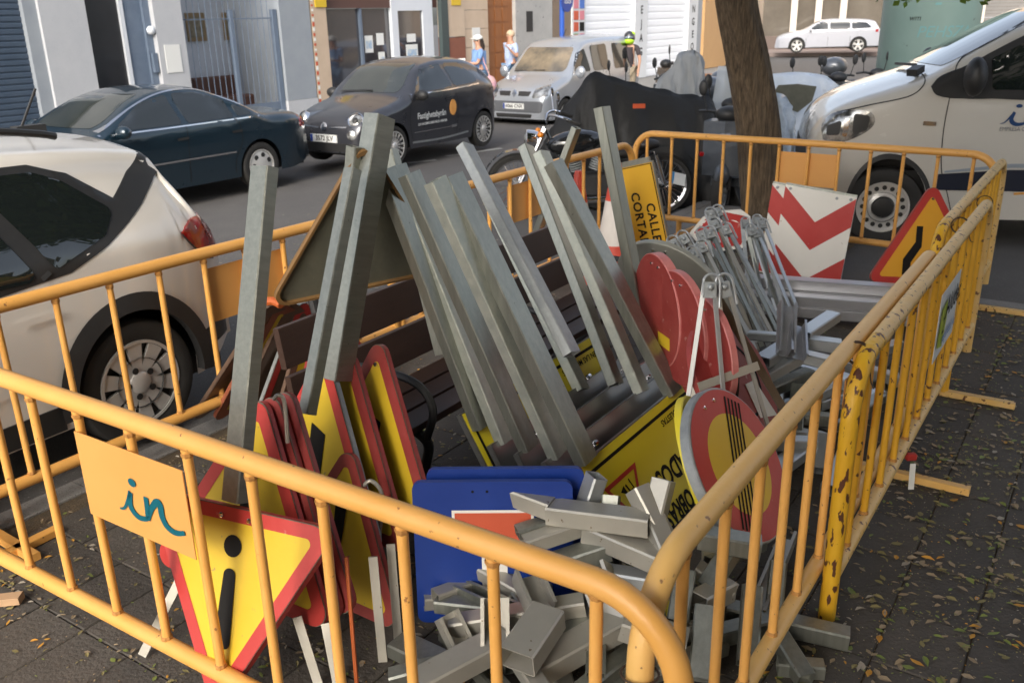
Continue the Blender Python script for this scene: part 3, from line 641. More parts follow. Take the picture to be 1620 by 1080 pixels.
class Car:
    def __init__(s, name, label, cat, x, y, yaw, P, paint, z=RZ, scale=1., group=None):
        M = Matrix.Translation((x, y, z)) @ Matrix.Rotation(yaw, 4, 'Z') @ Matrix.Scale(scale, 4)
        s.t = thing(name, label, cat, M=M, group=group); s.P = P; mb, s.bvh = carbody(P); s.paint = paint
        s.body = mb.build('body', paint, s.t, smooth=True, world=False, angle=50)
        b = MB(); xs = [q[0] for q in P['z1']]; x0 = min(xs)+.12; x1 = max(xs)-.12; W = P['Wmax']
        b.box(((x0+x1)/2, 0, .38), (x1-x0, W*1.55, .36)); 
        for xc, zc, r in P['arch']: b.box((xc, 0, zc+.12), (r*2.1, W*1.2, r*1.5))
        b.build('underbody', darkrim, s.t, world=False)
    def hit(s, p, d, off):
        h = s.bvh.ray_cast(V(p), V(d))
        if h[0] is None: return None
        n = h[1]
        if n.dot(V(d)) > 0: n = -n
        return h[0]+n*off
    def proj(s, a, b, side):
        if side == 'L': return V((a, 3, b)), V((0, -1, 0))
        if side == 'R': return V((a, -3, b)), V((0, 1, 0))
        if side == 'F': return V((5, a, b)), V((-1, 0, 0))
        if side == 'B': return V((-5, a, b)), V((1, 0, 0))
        return V((a, b, 5)), V((0, 0, -1))
    def patch(s, name, m, outline, side='L', off=.004, step=.05, parent=None, smooth=True):
        o2 = [V((p[0], p[1])) for p in outline]; dense = []
        for i in range(len(o2)):
            a = o2[i]; b = o2[(i+1) % len(o2)]; k = max(1, int((b-a).length/step))
            dense += [a.lerp(b, j/k) for j in range(k)]
        lo = V((min(p.x for p in dense), min(p.y for p in dense))); hi = V((max(p.x for p in dense), max(p.y for p in dense)))
        def inside(q):
            c = False
            for i in range(len(dense)):
                a, b = dense[i], dense[i-1]
                if (a.y > q.y) != (b.y > q.y) and q.x < (b.x-a.x)*(q.y-a.y)/(b.y-a.y)+a.x: c = not c
            return c
        pts = list(dense); nx = int((hi.x-lo.x)/step); ny = int((hi.y-lo.y)/step)
        for i in range(1, nx+1):
            for j in range(1, ny+1):
                q = V((lo.x+i*step+.003*(j % 2), lo.y+j*step))
                if inside(q) and min((q-d).length for d in dense) > step*.45: pts.append(q)
        n = len(dense); r = delaunay_2d_cdt(pts, [(i, (i+1) % n) for i in range(n)], [list(range(n))], 1, 1e-5)
        v3 = []; ok = []
        for q in r[0]:
            p, d = s.proj(q.x, q.y, side); h = s.hit(p, d, off); ok.append(h is not None); v3.append(h if h is not None else V((0,0,0)))
        fs = [tuple(f) for f in r[2] if all(ok[i] for i in f)]
        use = sorted(set(i for f in fs for i in f)); mp = {a: k for k, a in enumerate(use)}
        mb = MB(); mb.v = [v3[i] for i in use]; mb.f = [tuple(mp[i] for i in f) for f in fs]; mb.m = [0]*len(fs)
        if not mb.f: return None
        ed = {}
        for f in mb.f:
            for i in range(len(f)): e = (f[i], f[(i+1) % len(f)]); ed[tuple(sorted(e))] = ed.get(tuple(sorted(e)), [])+[e]
        d = s.proj(0, 0, side)[1]
        for k_, e in ed.items():
            if len(e) == 1:
                a, b = e[0]; o = len(mb.v); mb.v += [mb.v[a]+d*(off+.004), mb.v[b]+d*(off+.004)]; mb.f.append((b, a, o, o+1)); mb.m.append(0)
        return mb.build(name, m, parent or s.t, smooth=smooth, world=False, angle=60)
    def line(s, name, m, pts, wd, side='L', off=.004, parent=None):
        vs, fs = stroke([p for p in pts], wd); mb = MB(); v3 = []
        for a, b in vs:
            p, d = s.proj(a, b, side); h = s.hit(p, d, off)
            if h is None: return None
            v3.append(h)
        mb.add(v3, fs); return mb.build(name, m, parent or s.t, world=False)
    def text(s, txt, size, a, b, m, side='L', ang=0., off=.005, bold=0., sx=1., name='lettering', **k):
        vs, fs = text_tris(txt, size, bold, **k); mb = MB(); v3 = []; sg = -1 if side in 'L' else 1
        for u, v in vs:
            u *= sx; q = (a+sg*(u*cos(ang)-v*sin(ang)), b+u*sin(ang)+v*cos(ang)); p, d = s.proj(q[0], q[1], side); h = s.hit(p, d, off)
            v3.append(h if h is not None else V((a, 0, b)))
        mb.add(v3, fs); return mb.build(name, m, s.t, world=False)
    def wheel(s, xc, yc, r, wd, kind, rr=None, side=1):
        rr = rr or r*.66; c = V((xc, yc, r)); ax = V((0, side, 0))
        wb = MB(); wb.lathe([(rr*.55,-.03),(rr*.6,.0)], c, ax, 24); w_ = wb.build('wheel', darkrim, s.t, world=False)
        t = MB(); t.lathe([(rr*.95,-wd*.9),(r*.96,-wd*.9),(r,-wd*.75),(r,-wd*.12),(r*.97,-wd*.02),(r*.90,.004),(rr*1.08,.0),(rr,-.012)], c, ax, 48); t.build('tyre', rubber, w_, smooth=True, world=False)
        d = MB(); R3 = Matrix.Identity(3); n = {'multi':16,'five':5,'ten':10}.get(kind, 0)
        d.lathe([(rr*1.0,-.012),(rr*1.0,-.002),(rr*.93,-.004),(rr*.92,-.03),(rr*.3,-.06 if n else -.03),(0,-.06 if n else -.03)], c, ax, 48, 1 if n else 0)
        d.lathe([(rr*1.01,-.012),(rr*1.01,.002),(rr*.94,.001),(rr*.93,-.02)], c, ax, 48, 0)
        x = V((1,0,0)); z = V((0,0,1))
        for i in range(n):
            a = 2*pi*i/n+.3; e = x*cos(a)+z*sin(a); q = e.cross(ax)
            if kind == 'multi': ww = (.02, .026)
            elif kind == 'ten': ww = (.045, .085)
            else: ww = (.07, .10)
            p0 = c+e*rr*.18-ax*.012; p1 = c+e*rr*.95-ax*.006; a_, b_ = ww[0]*rr/.22/2, ww[1]*rr/.22/2
            d.add([p0-q*a_, p0+q*a_, p1+q*b_, p1-q*b_, p0-q*a_-ax*.02, p0+q*a_-ax*.02, p1+q*b_-ax*.02, p1-q*b_-ax*.02], [(0,1,2,3),(0,4,5,1),(2,6,7,3),(1,5,6,2),(3,7,4,0)], 0)
        if n: d.lathe([(rr*.26,-.03),(rr*.26,-.004),(rr*.2,.004),(0,.006)], c, ax, 24, 0)
        if kind == 'ten':
            for i in range(5): a = 2*pi*i/5; d.lathe([(.018,-.004),(.018,.0005),(0,.0005)], c+(x*cos(a)+z*sin(a))*rr*.33+ax*.001, ax, 10, 1)
        if kind == 'steel':
            d.lathe([(rr*.62,-.035),(rr*.60,-.01),(rr*.45,.0),(rr*.40,-.02),(0,-.03)], c, ax, 40, 0)
            for i in range(16): a = 2*pi*i/16; d.lathe([(.022,.0),(.0,.0)], c+(x*cos(a)+z*sin(a))*rr*.77-ax*.0255, ax, 10, 1)
            d.lathe([(rr*.42,-.012),(rr*.40,.012),(rr*.3,.02),(0,.02)], c, ax, 30, 1)
        if kind == 'cover':
            d.lathe([(rr*.9,-.008),(rr*.5,.004),(0,.012)], c, ax, 32, 0)
            for i in range(7): a = 2*pi*i/7; d.lathe([(.035,.003),(.0,.003)], c+(x*cos(a)+z*sin(a))*rr*.66, ax, 8, 1)
        d.build('rim', [rimgrey, darkrim], w_, smooth=True, world=False, angle=30); return w_
    def wheels(s, r, wd, kind, rr=None):
        for xc, zc, ra in s.P['arch']:
            for sd_ in (1, -1): s.wheel(xc, sd_*(s.P['Wmax']-.035), r, wd, kind, rr, sd_)
    def plate(s, x, z, y=0, txt='', side='F', tilt=0.):
        sg = 1 if side == 'F' else -1; p = s.hit(*s.proj(y, z, side), .012); x = p.x
        b = MB(); b.box((x, y, z), (.012, .52, .11)); pl = b.build('number_plate', platew, s.t, world=False)
        b = MB(); b.box((x+sg*.0065, y-sg*.235, z), (.002, .045, .105)); b.build('country_band', euro, pl, world=False)
        vs, fs = text_tris(txt, .095, .002); b = MB(); b.add([(x+sg*.0075, y+.015+sg*u*1.0, z+v) for u, v in vs], fs); b.build('lettering', sblk, pl, world=False)
    def mirror(s, x, y, z, m, size=(.12,.2,.14), arm=True):
        for sd_ in (1, -1):
            b = MB(); b.ell((x, sd_*y, z), (size[0]/2*1.2, size[1]/2*1.15, size[2]/2*1.15)); 
            if arm: b.beam((x+.02, sd_*(y-.16), z-.05), (x+.01, sd_*(y-.02), z-.03), .05, .04)
            b.build('mirror', m, s.t, smooth=True, world=False)
def paintm(n, c, c2=None, metal=.0, rough=.28, coat=1., dust=None): return mat(n, c, rough, metal, c2 or tuple(x*1.08 for x in c), 3, .7, coat=coat)
def rp(pts, r=.05): return [tuple(p) for p in rounded(pts, r, 4)]
# ---- dark grey compact
F = dict(z1=[(1.80,.42),(1.785,.56),(1.74,.68),(1.62,.775),(1.35,.87),(1.05,.94),(.86,.99),(.62,1.16),(.36,1.36),(.12,1.445),(-.3,1.485),(-.8,1.465),(-1.15,1.38),(-1.38,1.22),(-1.56,1.0),(-1.68,.86),(-1.75,.66),(-1.77,.42)],
  belt=[(1.8,.6),(1.2,.84),(.6,.93),(-1.2,1.0),(-1.77,.9)], w=[(1.80,.50),(1.76,.60),(1.62,.70),(1.3,.785),(.9,.81),(-1.1,.815),(-1.45,.77),(-1.68,.66),(-1.77,.5)],
  wr=[(1.8,.5),(.9,.66),(0,.58),(-1,.56),(-1.77,.5)], z0=[(1.8,.24),(1.5,.2),(-1.5,.2),(-1.77,.28)], arch=[(1.15,.29,.335),(-1.15,.29,.335)], Wmax=.82, r=.12, crown=.045)
c = Car('parked_car', 'dark grey two door compact car with printed company name on its door', 'car', -1.68, 14.80, -2.15, F, paintm('paint_graphite', (.05,.052,.062), metal=.4), z=.0)
c.patch('windscreen', glassl, rp([(-.60,1.01),(.60,1.01),(.50,1.40),(-.50,1.40)], .08), 'F')
for sd_ in 'LR':
    c.patch('window', glassd, rp([(.66,1.0),(.30,1.325),(-.18,1.385),(-.30,1.02)], .04), sd_); c.patch('window', glassd, rp([(-.36,1.03),(-.27,1.385),(-.68,1.37),(-.98,1.16),(-1.0,1.06)], .05), sd_)
    c.line('window_trim', chrome, catm([(.72,.985),(.2,.985),(-.4,1.0),(-1.02,1.03)], 5), .018, sd_); c.line('panel_gap', seam, catm([(.74,.98),(.80,.6),(.72,.28)], 5), .008, sd_); c.line('panel_gap', seam, catm([(-.34,1.0),(-.42,.7),(-.36,.28)], 5), .008, sd_)
    c.line('side_trim', chrome, catm([(.70,.43),(.1,.43),(-.24,.43)], 5), .012, sd_); c.line('sill_trim', zinc, catm([(.74,.29),(0,.27),(-.7,.30)], 5), .03, sd_)
    c.line('side_trim', chrome, [(-.24,.43),(-.38,.435)], .045, sd_)
    c.line('door_handle', chrome, [(-.10,.88),(-.29,.885)], .03, sd_, .02); c.patch('tail_light', redlens, rp([(-1.50,.72),(-1.50,.96),(-1.60,.96),(-1.62,.72)], .03), sd_)
sg = 1
for y in (.53, -.53):
    p = c.hit(*c.proj(y, .69, 'F'), 0); n = V((.82, .35 if y > 0 else -.35, .45)).normalized(); b = MB(); q = p-n*.03
    b.lathe([(.125,-.03),(.125,.03),(.112,.045),(.10,.035)], q, n, 30); b.build('headlight_ring', chrome, c.t, smooth=True, world=False)
    b = MB(); b.lathe([(.10,.03),(.07,.05),(0,.06)], q, n, 30); b.build('headlight', lamp, c.t, smooth=True, world=False)
    b = MB(); b.lathe([(.045,.061),(.04,.066),(0,.07)], q, n, 20); b.build('headlight_core', darkrim, c.t, smooth=True, world=False)
    p = c.hit(*c.proj(y*.98, .50, 'F'), 0); b = MB(); b.lathe([(.07,-.02),(.07,.012),(.055,.02),(0,.022)], p, V((.9, .3 if y > 0 else -.3, .1)).normalized(), 24); b.build('fog_light', lamp, c.t, smooth=True, world=False)
c.patch('grille', blackpl, rp([(-.55,.26),(.55,.26),(.60,.38),(-.60,.38)], .03), 'F', .006); c.line('whisker_trim', chrome, [(-.42,.60),(-.10,.585)], .02, 'F', .012); c.line('whisker_trim', chrome, [(.10,.585),(.42,.60)], .02, 'F', .012)
b = MB(); p = c.hit(*c.proj(0, .60, 'F'), 0); b.lathe([(.06,0),(.06,.02),(.045,.024),(0,.026)], p, V((.9,0,.3)).normalized(), 24); b.build('badge', chrome, c.t, smooth=True, world=False)
c.line('bumper_lip', zinc, catm([(-.6,.225),(0,.215),(.6,.225)], 4), .03, 'F', .006)
c.plate(1.8, .44, 0, '3572 JLV'); c.mirror(.60, .90, .97, blackpl, (.13,.2,.14)); c.wheels(.29, .18, 'multi', .21)
c.line('wiper', blackpl, [(-.55,1.0),(.1,1.03)], .02, 'F', .02)
c.text('Fastighetsbyrån', .125, .27, .66, platew, 'L', 0, .006, .003, .92); c.text('LO HACEMOS MÁS FÁCIL VENDER', .047, .25, .54, platew, 'L', 0, .006, .002)
c.patch('orange_logo', mat('logo_orange', (.85,.33,.06), .5, 0, (.9,.5,.15), 5, .6), [(-.275+.085*cos(a), .72+.12*sin(a)) for a in np.linspace(0, 2*pi, 25)[:-1]], 'L', .006)
# ---- silver small van
F = dict(z1=[(2.04,.40),(2.03,.62),(1.97,.80),(1.80,.92),(1.50,1.02),(1.22,1.10),(1.0,1.26),(.62,1.62),(.42,1.735),(.1,1.79),(-.8,1.83),(-1.7,1.80),(-1.86,1.70),(-1.95,1.2),(-1.98,.7),(-1.99,.40)],
  belt=[(2.04,.7),(1.2,1.0),(0,1.05),(-1.99,1.06)], w=[(2.04,.62),(1.98,.72),(1.8,.79),(1.4,.83),(-1.7,.83),(-1.99,.78)], wr=[(2.04,.6),(1.2,.72),(.4,.67),(-1.9,.68),(-1.99,.66)],
  z0=[(2.04,.25),(1.7,.22),(-1.8,.22),(-1.99,.3)], arch=[(1.3,.31,.36),(-1.3,.31,.36)], Wmax=.84, r=.13, crown=.05)
c = Car('small_van', 'silver passenger van parked facing us behind the black motorcycle cover', 'van', 1.32, 20.75, -2.19, F, paintm('paint_silver', (.46,.49,.53), metal=.55), z=-.2)
c.patch('windscreen', mat('windscreen_tan', (.30,.24,.16), .08, 0, (.06,.06,.055), 1.6, .35, coat=1.), rp([(-.66,1.13),(.66,1.13),(.58,1.60),(-.58,1.60)], .08), 'F')
for sd_ in 'LR':
    c.patch('window', glassd, rp([(1.0,1.12),(.70,1.48),(.42,1.58),(.30,1.10)], .05), sd_); c.patch('window', glassd, rp([(.18,1.10),(.20,1.62),(-.50,1.64),(-.48,1.10)], .07), sd_); c.patch('window', glassd, rp([(-.74,1.10),(-.74,1.64),(-1.48,1.62),(-1.46,1.10)], .07), sd_)
    for x in (.98, .24, -.62): c.line('panel_gap', seam, [(x,1.0),(x,.6),(x-.02,.3)], .008, sd_)
    c.line('side_moulding', mat('grey_plastic', (.10,.105,.115), .5), [(1.6,.48),(-1.7,.48)], .10, sd_, .008)
    p = c.patch('headlight', lamp, rp([(.44,.66),(.76,.70),(.70,.92),(.46,.84)] if sd_ == 'L' else [(-.44,.66),(-.76,.70),(-.70,.92),(-.46,.84)], .03), 'F', .008)
for y in (1, -1): c.patch('grille', blackpl, rp([(y*.10,.70),(y*.36,.70),(y*.40,.79),(y*.10,.79)], .015), 'F', .006)
c.patch('lower_bumper', mat('grey_plastic', (.10,.105,.115), .5), rp([(-.66,.38),(.66,.38),(.70,.60),(-.70,.60)], .05), 'F', .008); c.patch('air_intake', blackpl, rp([(-.42,.27),(.42,.27),(.46,.35),(-.46,.35)], .02), 'F', .008)
b = MB(); p = c.hit(*c.proj(0, .745, 'F'), 0); b.add([p+V((.02,.0,.075)), p+V((.02,.055,0)), p+V((.02,0,-.075)), p+V((.02,-.055,0)), p+V((-.02,.0,.09)), p+V((-.02,.07,0)), p+V((-.02,0,-.09)), p+V((-.02,-.07,0))], [(0,1,2,3),(0,4,5,1),(1,5,6,2),(2,6,7,3),(3,7,4,0)]); b.build('badge', chrome, c.t, world=False)
c.plate(2, .50, 0, '6066 CNX'); c.mirror(.98, .97, 1.12, paintm('paint_silver', (.46,.49,.53)), (.12,.2,.22)); c.wheels(.31, .19, 'steel', .19); c.line('wiper', blackpl, [(-.6,1.12),(.2,1.15)], .02, 'F', .02)
b = MB(); b.tube([(0.1,0,1.8),(-.02,0,1.95)], .008, 6); b.build('aerial', blackpl, c.t, world=False)
# ---- dark blue saloon
F = dict(z1=[(2.2,.42),(2.17,.60),(2.0,.74),(1.5,.86),(1.05,.95),(.75,1.10),(.30,1.31),(-.1,1.385),(-.5,1.37),(-.9,1.25),(-1.3,1.06),(-1.5,1.0),(-2.0,.965),(-2.16,.90),(-2.25,.66),(-2.28,.42)],
  belt=[(2.2,.6),(1.05,.86),(0,.90),(-1.3,.93),(-2.28,.84)], w=[(2.2,.60),(2.0,.75),(1.6,.82),(-1.7,.83),(-2.1,.76),(-2.28,.64)], wr=[(2.2,.6),(1,.62),(0,.56),(-.8,.54),(-1.3,.62),(-2.28,.6)],
  z0=[(2.2,.25),(1.7,.20),(-1.8,.20),(-2.28,.3)], arch=[(1.27,.30,.345),(-1.27,.30,.345)], Wmax=.84, r=.13, crown=.04)
bl = paintm('paint_petrol', (.010,.028,.045), metal=.4)
c = Car('parked_saloon', 'dark petrol blue saloon parked in front of the pale stone building', 'car', -4.62, 11.35, -2.16, F, bl, z=-.03)
c.patch('windscreen', glassl, rp([(-.62,.99),(.62,.99),(.48,1.31),(-.48,1.31)], .07), 'F')
for sd_ in 'LR':
    c.patch('window', glassd, rp([(.84,.95),(.30,1.225),(-.06,1.295),(-.12,.95)], .04), sd_); c.patch('window', glassd, rp([(-.20,.95),(-.14,1.30),(-.5,1.29),(-.86,1.17),(-.90,.955)], .04), sd_); c.patch('quarter_window', glassd, rp([(-.96,.96),(-.94,1.12),(-1.22,.975)], .02), sd_)
    c.line('window_trim', chrome, catm([(.95,.925),(0,.925),(-1.3,.935)], 5), .016, sd_); c.line('roof_trim', chrome, catm([(.92,.96),(.5,1.16),(.1,1.29),(-.25,1.33),(-.6,1.30),(-1.0,1.13),(-1.3,.96)], 5), .014, sd_)
    c.line('side_moulding', chrome, [(1.0,.53),(-.86,.53)], .022, sd_, .012)
    for q in ([(.92,.9),(.95,.55),(.88,.26)], [(-.16,.92),(-.15,.6),(-.14,.26)], [(-.95,.9),(-.98,.66),(-.86,.45),(-.84,.26)]): c.line('panel_gap', seam, catm(q, 4), .008, sd_)
    for x in (-.0, -.82): c.line('door_handle', blackpl, [(x,.78),(x-.16,.785)], .03, sd_, .015)
    c.patch('tail_light', redlens, rp([(-2.02,.72),(-2.02,.88),(-2.17,.86),(-2.19,.72)], .02), sd_); c.patch('turn_signal', amber, rp([(-2.12,.74),(-2.11,.84),(-2.19,.83),(-2.2,.74)], .01), sd_, .007)
c.patch('headlight', lamp, rp([(.42,.58),(.72,.58),(.70,.72),(.42,.70)], .03), 'F'); c.mirror(.74, .90, .95, bl, (.13,.2,.13)); c.wheels(.30, .19, 'cover', .205)
c.patch('rear_window', glassd, rp([(-.55,1.02),(.55,1.02),(.46,1.28),(-.46,1.28)], .06), 'B')
# ---- white estate, far
F = dict(z1=[(2.3,.40),(2.27,.62),(2.1,.78),(1.6,.92),(1.15,1.0),(.6,1.30),(.25,1.43),(-.3,1.475),(-1.4,1.44),(-1.95,1.36),(-2.15,1.1),(-2.28,.95),(-2.32,.6),(-2.33,.40)],
  belt=[(2.3,.6),(1.1,.92),(-2.33,1.0)], w=[(2.3,.6),(2.1,.78),(1.7,.87),(-1.8,.87),(-2.2,.80),(-2.33,.7)], wr=[(2.3,.6),(0,.62),(-2.33,.6)], z0=[(2.3,.22),(-2.33,.28)], arch=[(1.33,.32,.37),(-1.33,.32,.37)], Wmax=.89, r=.12, crown=.04)
wp = paintm('paint_white_cool', (.42,.43,.47))
c = Car('estate_car', 'silvery white estate car parked far across the side street', 'car', 14.9, 43.85, -3.41, F, wp, z=.16)
c.patch('windscreen', glassd, rp([(-.62,1.03),(.62,1.03),(.52,1.38),(-.52,1.38)], .07), 'F', step=.1)
for sd_ in 'LR':
    for q in ([(.85,1.0),(.42,1.30),(.06,1.36),(.02,1.0)], [(-.06,1.0),(-.04,1.365),(-.9,1.35),(-.92,1.0)], [(-1.0,1.0),(-.98,1.345),(-1.6,1.28),(-1.85,1.05)]): c.patch('window', glassd, rp(q, .04), sd_, step=.1)
    c.patch('tail_light', redlens, rp([(-2.0,.86),(-2.0,1.0),(-2.24,.98),(-2.26,.86)], .02), sd_, step=.1)
    c.patch('headlight', lamp, rp([(2.05,.66),(2.08,.72),(1.75,.78),(1.75,.72)], .01), sd_, step=.1)
    for x in (.95, .0, -.95): c.line('panel_gap', seam, [(x,.98),(x,.6),(x,.28)], .012, sd_)
c.mirror(.78, .95, 1.0, wp); c.wheels(.32, .2, 'five', .23)
# second white car half hidden by the kiosk
c2 = dup(c.t, M=Matrix.Translation((20.9,44.5,.2)) @ Matrix.Rotation(-3.45, 4, 'Z'), label='white car mostly hidden by the pale green column, right of the estate')
# ---- white delivery van, right
VS = 1.0
F = dict(z1=[(2.52,.50),(2.51,.72),(2.46,.90),(2.33,1.03),(2.05,1.14),(1.65,1.235),(1.42,1.30),(1.1,1.45),(.68,1.64),(.3,1.78),(-.1,1.87),(-.6,1.92),(-2.2,1.93),(-2.38,1.85),(-2.45,1.2),(-2.46,.5)],
  belt=[(2.5,.8),(1.4,1.12),(0,1.16),(-2.46,1.18)], w=[(2.52,.62),(2.46,.76),(2.3,.86),(1.95,.935),(1.5,.95),(-2.2,.95),(-2.46,.88)], wr=[(2.5,.6),(1.4,.84),(.4,.76),(-2.46,.77)],
  z0=[(2.52,.27),(2.2,.22),(-2.2,.24),(-2.46,.35)], arch=[(1.64,.29,.38),(-1.64,.29,.38)], Wmax=.96, r=.13, crown=.05)
vp = mat('paint_white_van', (.60,.57,.51), .22, 0, (.63,.60,.54), 2, .6, coat=1.)
VY = 2.90; cc = at(1390,388,z=RZ); R2 = Matrix.Rotation(VY, 3, 'Z'); vo = cc - R2 @ V((1.64*VS, .95*VS, 0))
c = Car('delivery_van', 'large white van with company logo on its door behind the barriers', 'van', vo.x, vo.y, VY, F, vp, z=RZ, scale=VS)
c.patch('windscreen', glassd, rp([(-.78,1.33),(.78,1.33),(.68,1.74),(-.68,1.74)], .07), 'F')
for sd_ in 'LR':
    c.patch('window_surround', blackpl, catm([(1.36,1.19),(1.28,1.26),(1.06,1.345),(.72,1.50),(.4,1.62),(-.05,1.70),(-.1,1.13),(.8,1.11),(1.26,1.12),(1.36,1.19)], 4)[:-1], sd_, .012, .04)
    c.patch('window', glassd, rp([(.86,1.17),(.88,1.385),(.40,1.585),(-.0,1.65),(-.04,1.16)], .03), sd_, .018, .04)
    c.line('panel_gap', seam, catm([(.60,1.63),(.90,1.49),(1.12,1.38),(1.18,1.25),(1.21,.9),(1.18,.6),(1.10,.42),(1.04,.27)], 5), .008, sd_); c.line('bonnet_gap', seam, catm([(2.22,1.0),(1.9,1.06),(1.55,1.12),(1.42,1.2),(1.40,1.28)], 5), .008, sd_)
    c.line('panel_gap', seam, [(-.2,1.8),(-.2,1.0),(-.2,.3)], .008, sd_)
    c.patch('side_stripe', mat('stripe_navy', (.012,.016,.032), .4), [(1.20,.44),(1.20,.56),(.6,.60),(-1.2,.62),(-1.2,.44),(.5,.44)], sd_, .008)
    c.patch('stripe_light', mat('stripe_grey', (.30,.34,.38), .4), [(1.15,.57),(1.15,.585),(.6,.645),(-1.2,.665),(-1.2,.635),(.6,.615)], sd_, .006)
    c.line('side_badge', chrome, [(1.28,.93),(1.39,.935)], .03, sd_, .01)
    hp = c.patch('headlight', lamp, catm([(2.34,.80),(2.36,.90),(2.26,.985),(2.06,1.02),(1.88,1.01),(1.83,.94),(1.90,.87),(2.08,.80),(2.22,.775),(2.34,.80)], 3)[:-1], sd_, .008)
    c.patch('headlight_core', darkrim, rp([(2.05,.84),(2.05,1.0),(1.88,.985),(1.90,.88)], .03), sd_, .011); c.patch('headlight_core', darkrim, rp([(2.31,.83),(2.31,.90),(2.16,.95),(2.18,.84)], .02), sd_, .011)
    c.patch('headlight_cell', chrome, rp([(2.15,.83),(2.13,.96),(2.08,.96),(2.10,.83)], .015), sd_, .014)
    b = MB(); s1 = 1 if sd_ == 'L' else -1
    for k in range(24):
        a0_ = pi*k/24; a1_ = pi*(k+1)/24
        for r0, r1 in ((.38,.42),): b.add([(1.64+r0*cos(a0_), s1*.957, .29+r0*sin(a0_)), (1.64+r0*cos(a1_), s1*.957, .29+r0*sin(a1_)), (1.64+r1*cos(a1_), s1*.95, .29+r1*sin(a1_)), (1.64+r1*cos(a0_), s1*.95, .29+r1*sin(a0_))], [(0,1,2,3)])
    b.build('arch_trim', blackpl, c.t, world=False, smooth=True)
c.mirror(1.04, 1.08, 1.27, blackpl, (.16,.22,.24))
b = MB(); b.beam((1.44,.5,1.33), (1.5,-.2,1.31), .03, .02); b.beam((1.42,.62,1.31), (1.5,.72,1.28), .1, .05); b.build('wiper', blackpl, c.t, world=False)
c.patch('grille', blackpl, rp([(-.6,.55),(.6,.55),(.66,.72),(-.66,.72)], .03), 'F', .008); c.patch('front_bumper', blackpl, rp([(-.7,.3),(.7,.3),(.74,.42),(-.74,.42)], .03), 'F', .008)
# hand-written style "in" logo on the van door
def in_logo():
    A = catm([(-.62,.02),(-.50,.06),(-.38,.22),(-.27,.40)], 6); B = catm([(-.27,.40),(-.33,.18),(-.28,.06),(-.16,.0),(0,.02),(.08,.06)], 6)
    Cc = catm([(.10,.42),(.08,.2),(.06,.02)], 6); D = catm([(.07,.04),(.2,.26),(.34,.40),(.42,.38),(.42,.2),(.5,.05),(.68,.0),(.9,.06)], 6)
    return [(A, [.01+.05*i/(len(A)-1) for i in range(len(A))]), (B, [.10-.08*abs(i/(len(B)-1)-.3) for i in range(len(B))]), (Cc, .09), (D, [.05+.06*sin(pi*i/(len(D)-1)) for i in range(len(D))])]
for pts, wd in in_logo():
    sc_ = .30; c.line('logo', navy, [(.57-(x)*sc_*1.0, .93+y*sc_*.72) for x, y in pts], [q*sc_*1.15 for q in wd] if isinstance(wd, list) else wd*sc_*1.15, 'L', .007)
c.patch('logo_dot', navy, [(.57+.17*.30+.026*cos(a), .93+.60*.30*.72+.013*sin(a)) for a in np.linspace(0, 2*pi, 17)[:-1]], 'L', .007, .02)
c.text('EMPRESA CONSERVACIÓN', .042, .50, .895, mat('grey_print', (.15,.16,.18), .5), 'L', 0, .006)
for ch in list(c.t.children):
    for v in ch.data.vertices:
        v.co.z *= 1.22
        if v.co.x > 1.64: v.co.x = 1.64+(v.co.x-1.64)*.84
c.wheels(.36, .22, 'steel', .235)
# ---- white hatchback, left
F = dict(z1=[(2.1,.45),(2.05,.75),(1.8,.92),(1.2,1.02),(.95,1.06),(.45,1.38),(.1,1.50),(-.5,1.535),(-1.2,1.50),(-1.55,1.46),(-1.70,1.425),(-1.735,1.34),(-1.80,1.2),(-1.88,1.11),(-1.94,1.06),(-1.99,.97),(-2.03,.70),(-2.04,.40)],
  belt=[(2.1,.7),(1,.92),(0,.95),(-1.2,1.02),(-2.04,1.0)], w=[(2.1,.62),(1.9,.80),(1.4,.88),(-1.35,.885),(-1.7,.84),(-1.9,.76),(-2.04,.66)], wr=[(2.1,.6),(.5,.62),(-1.0,.62),(-1.75,.55),(-2.04,.60)],
  z0=[(2.1,.25),(1.8,.22),(-1.7,.24),(-2.04,.36)], arch=[(1.28,.335,.385),(-1.28,.335,.385)], Wmax=.895, r=.10, crown=.05)
sp_ = mat('paint_white_warm', (.74,.71,.66), .22, 0, (.76,.73,.68), 2, .6, coat=1.)
c = Car('hatchback_car', 'white crossover hatchback with black roof rail beside the left barrier', 'car', -3.38, 3.80, -2.16, F, sp_, z=-.05)
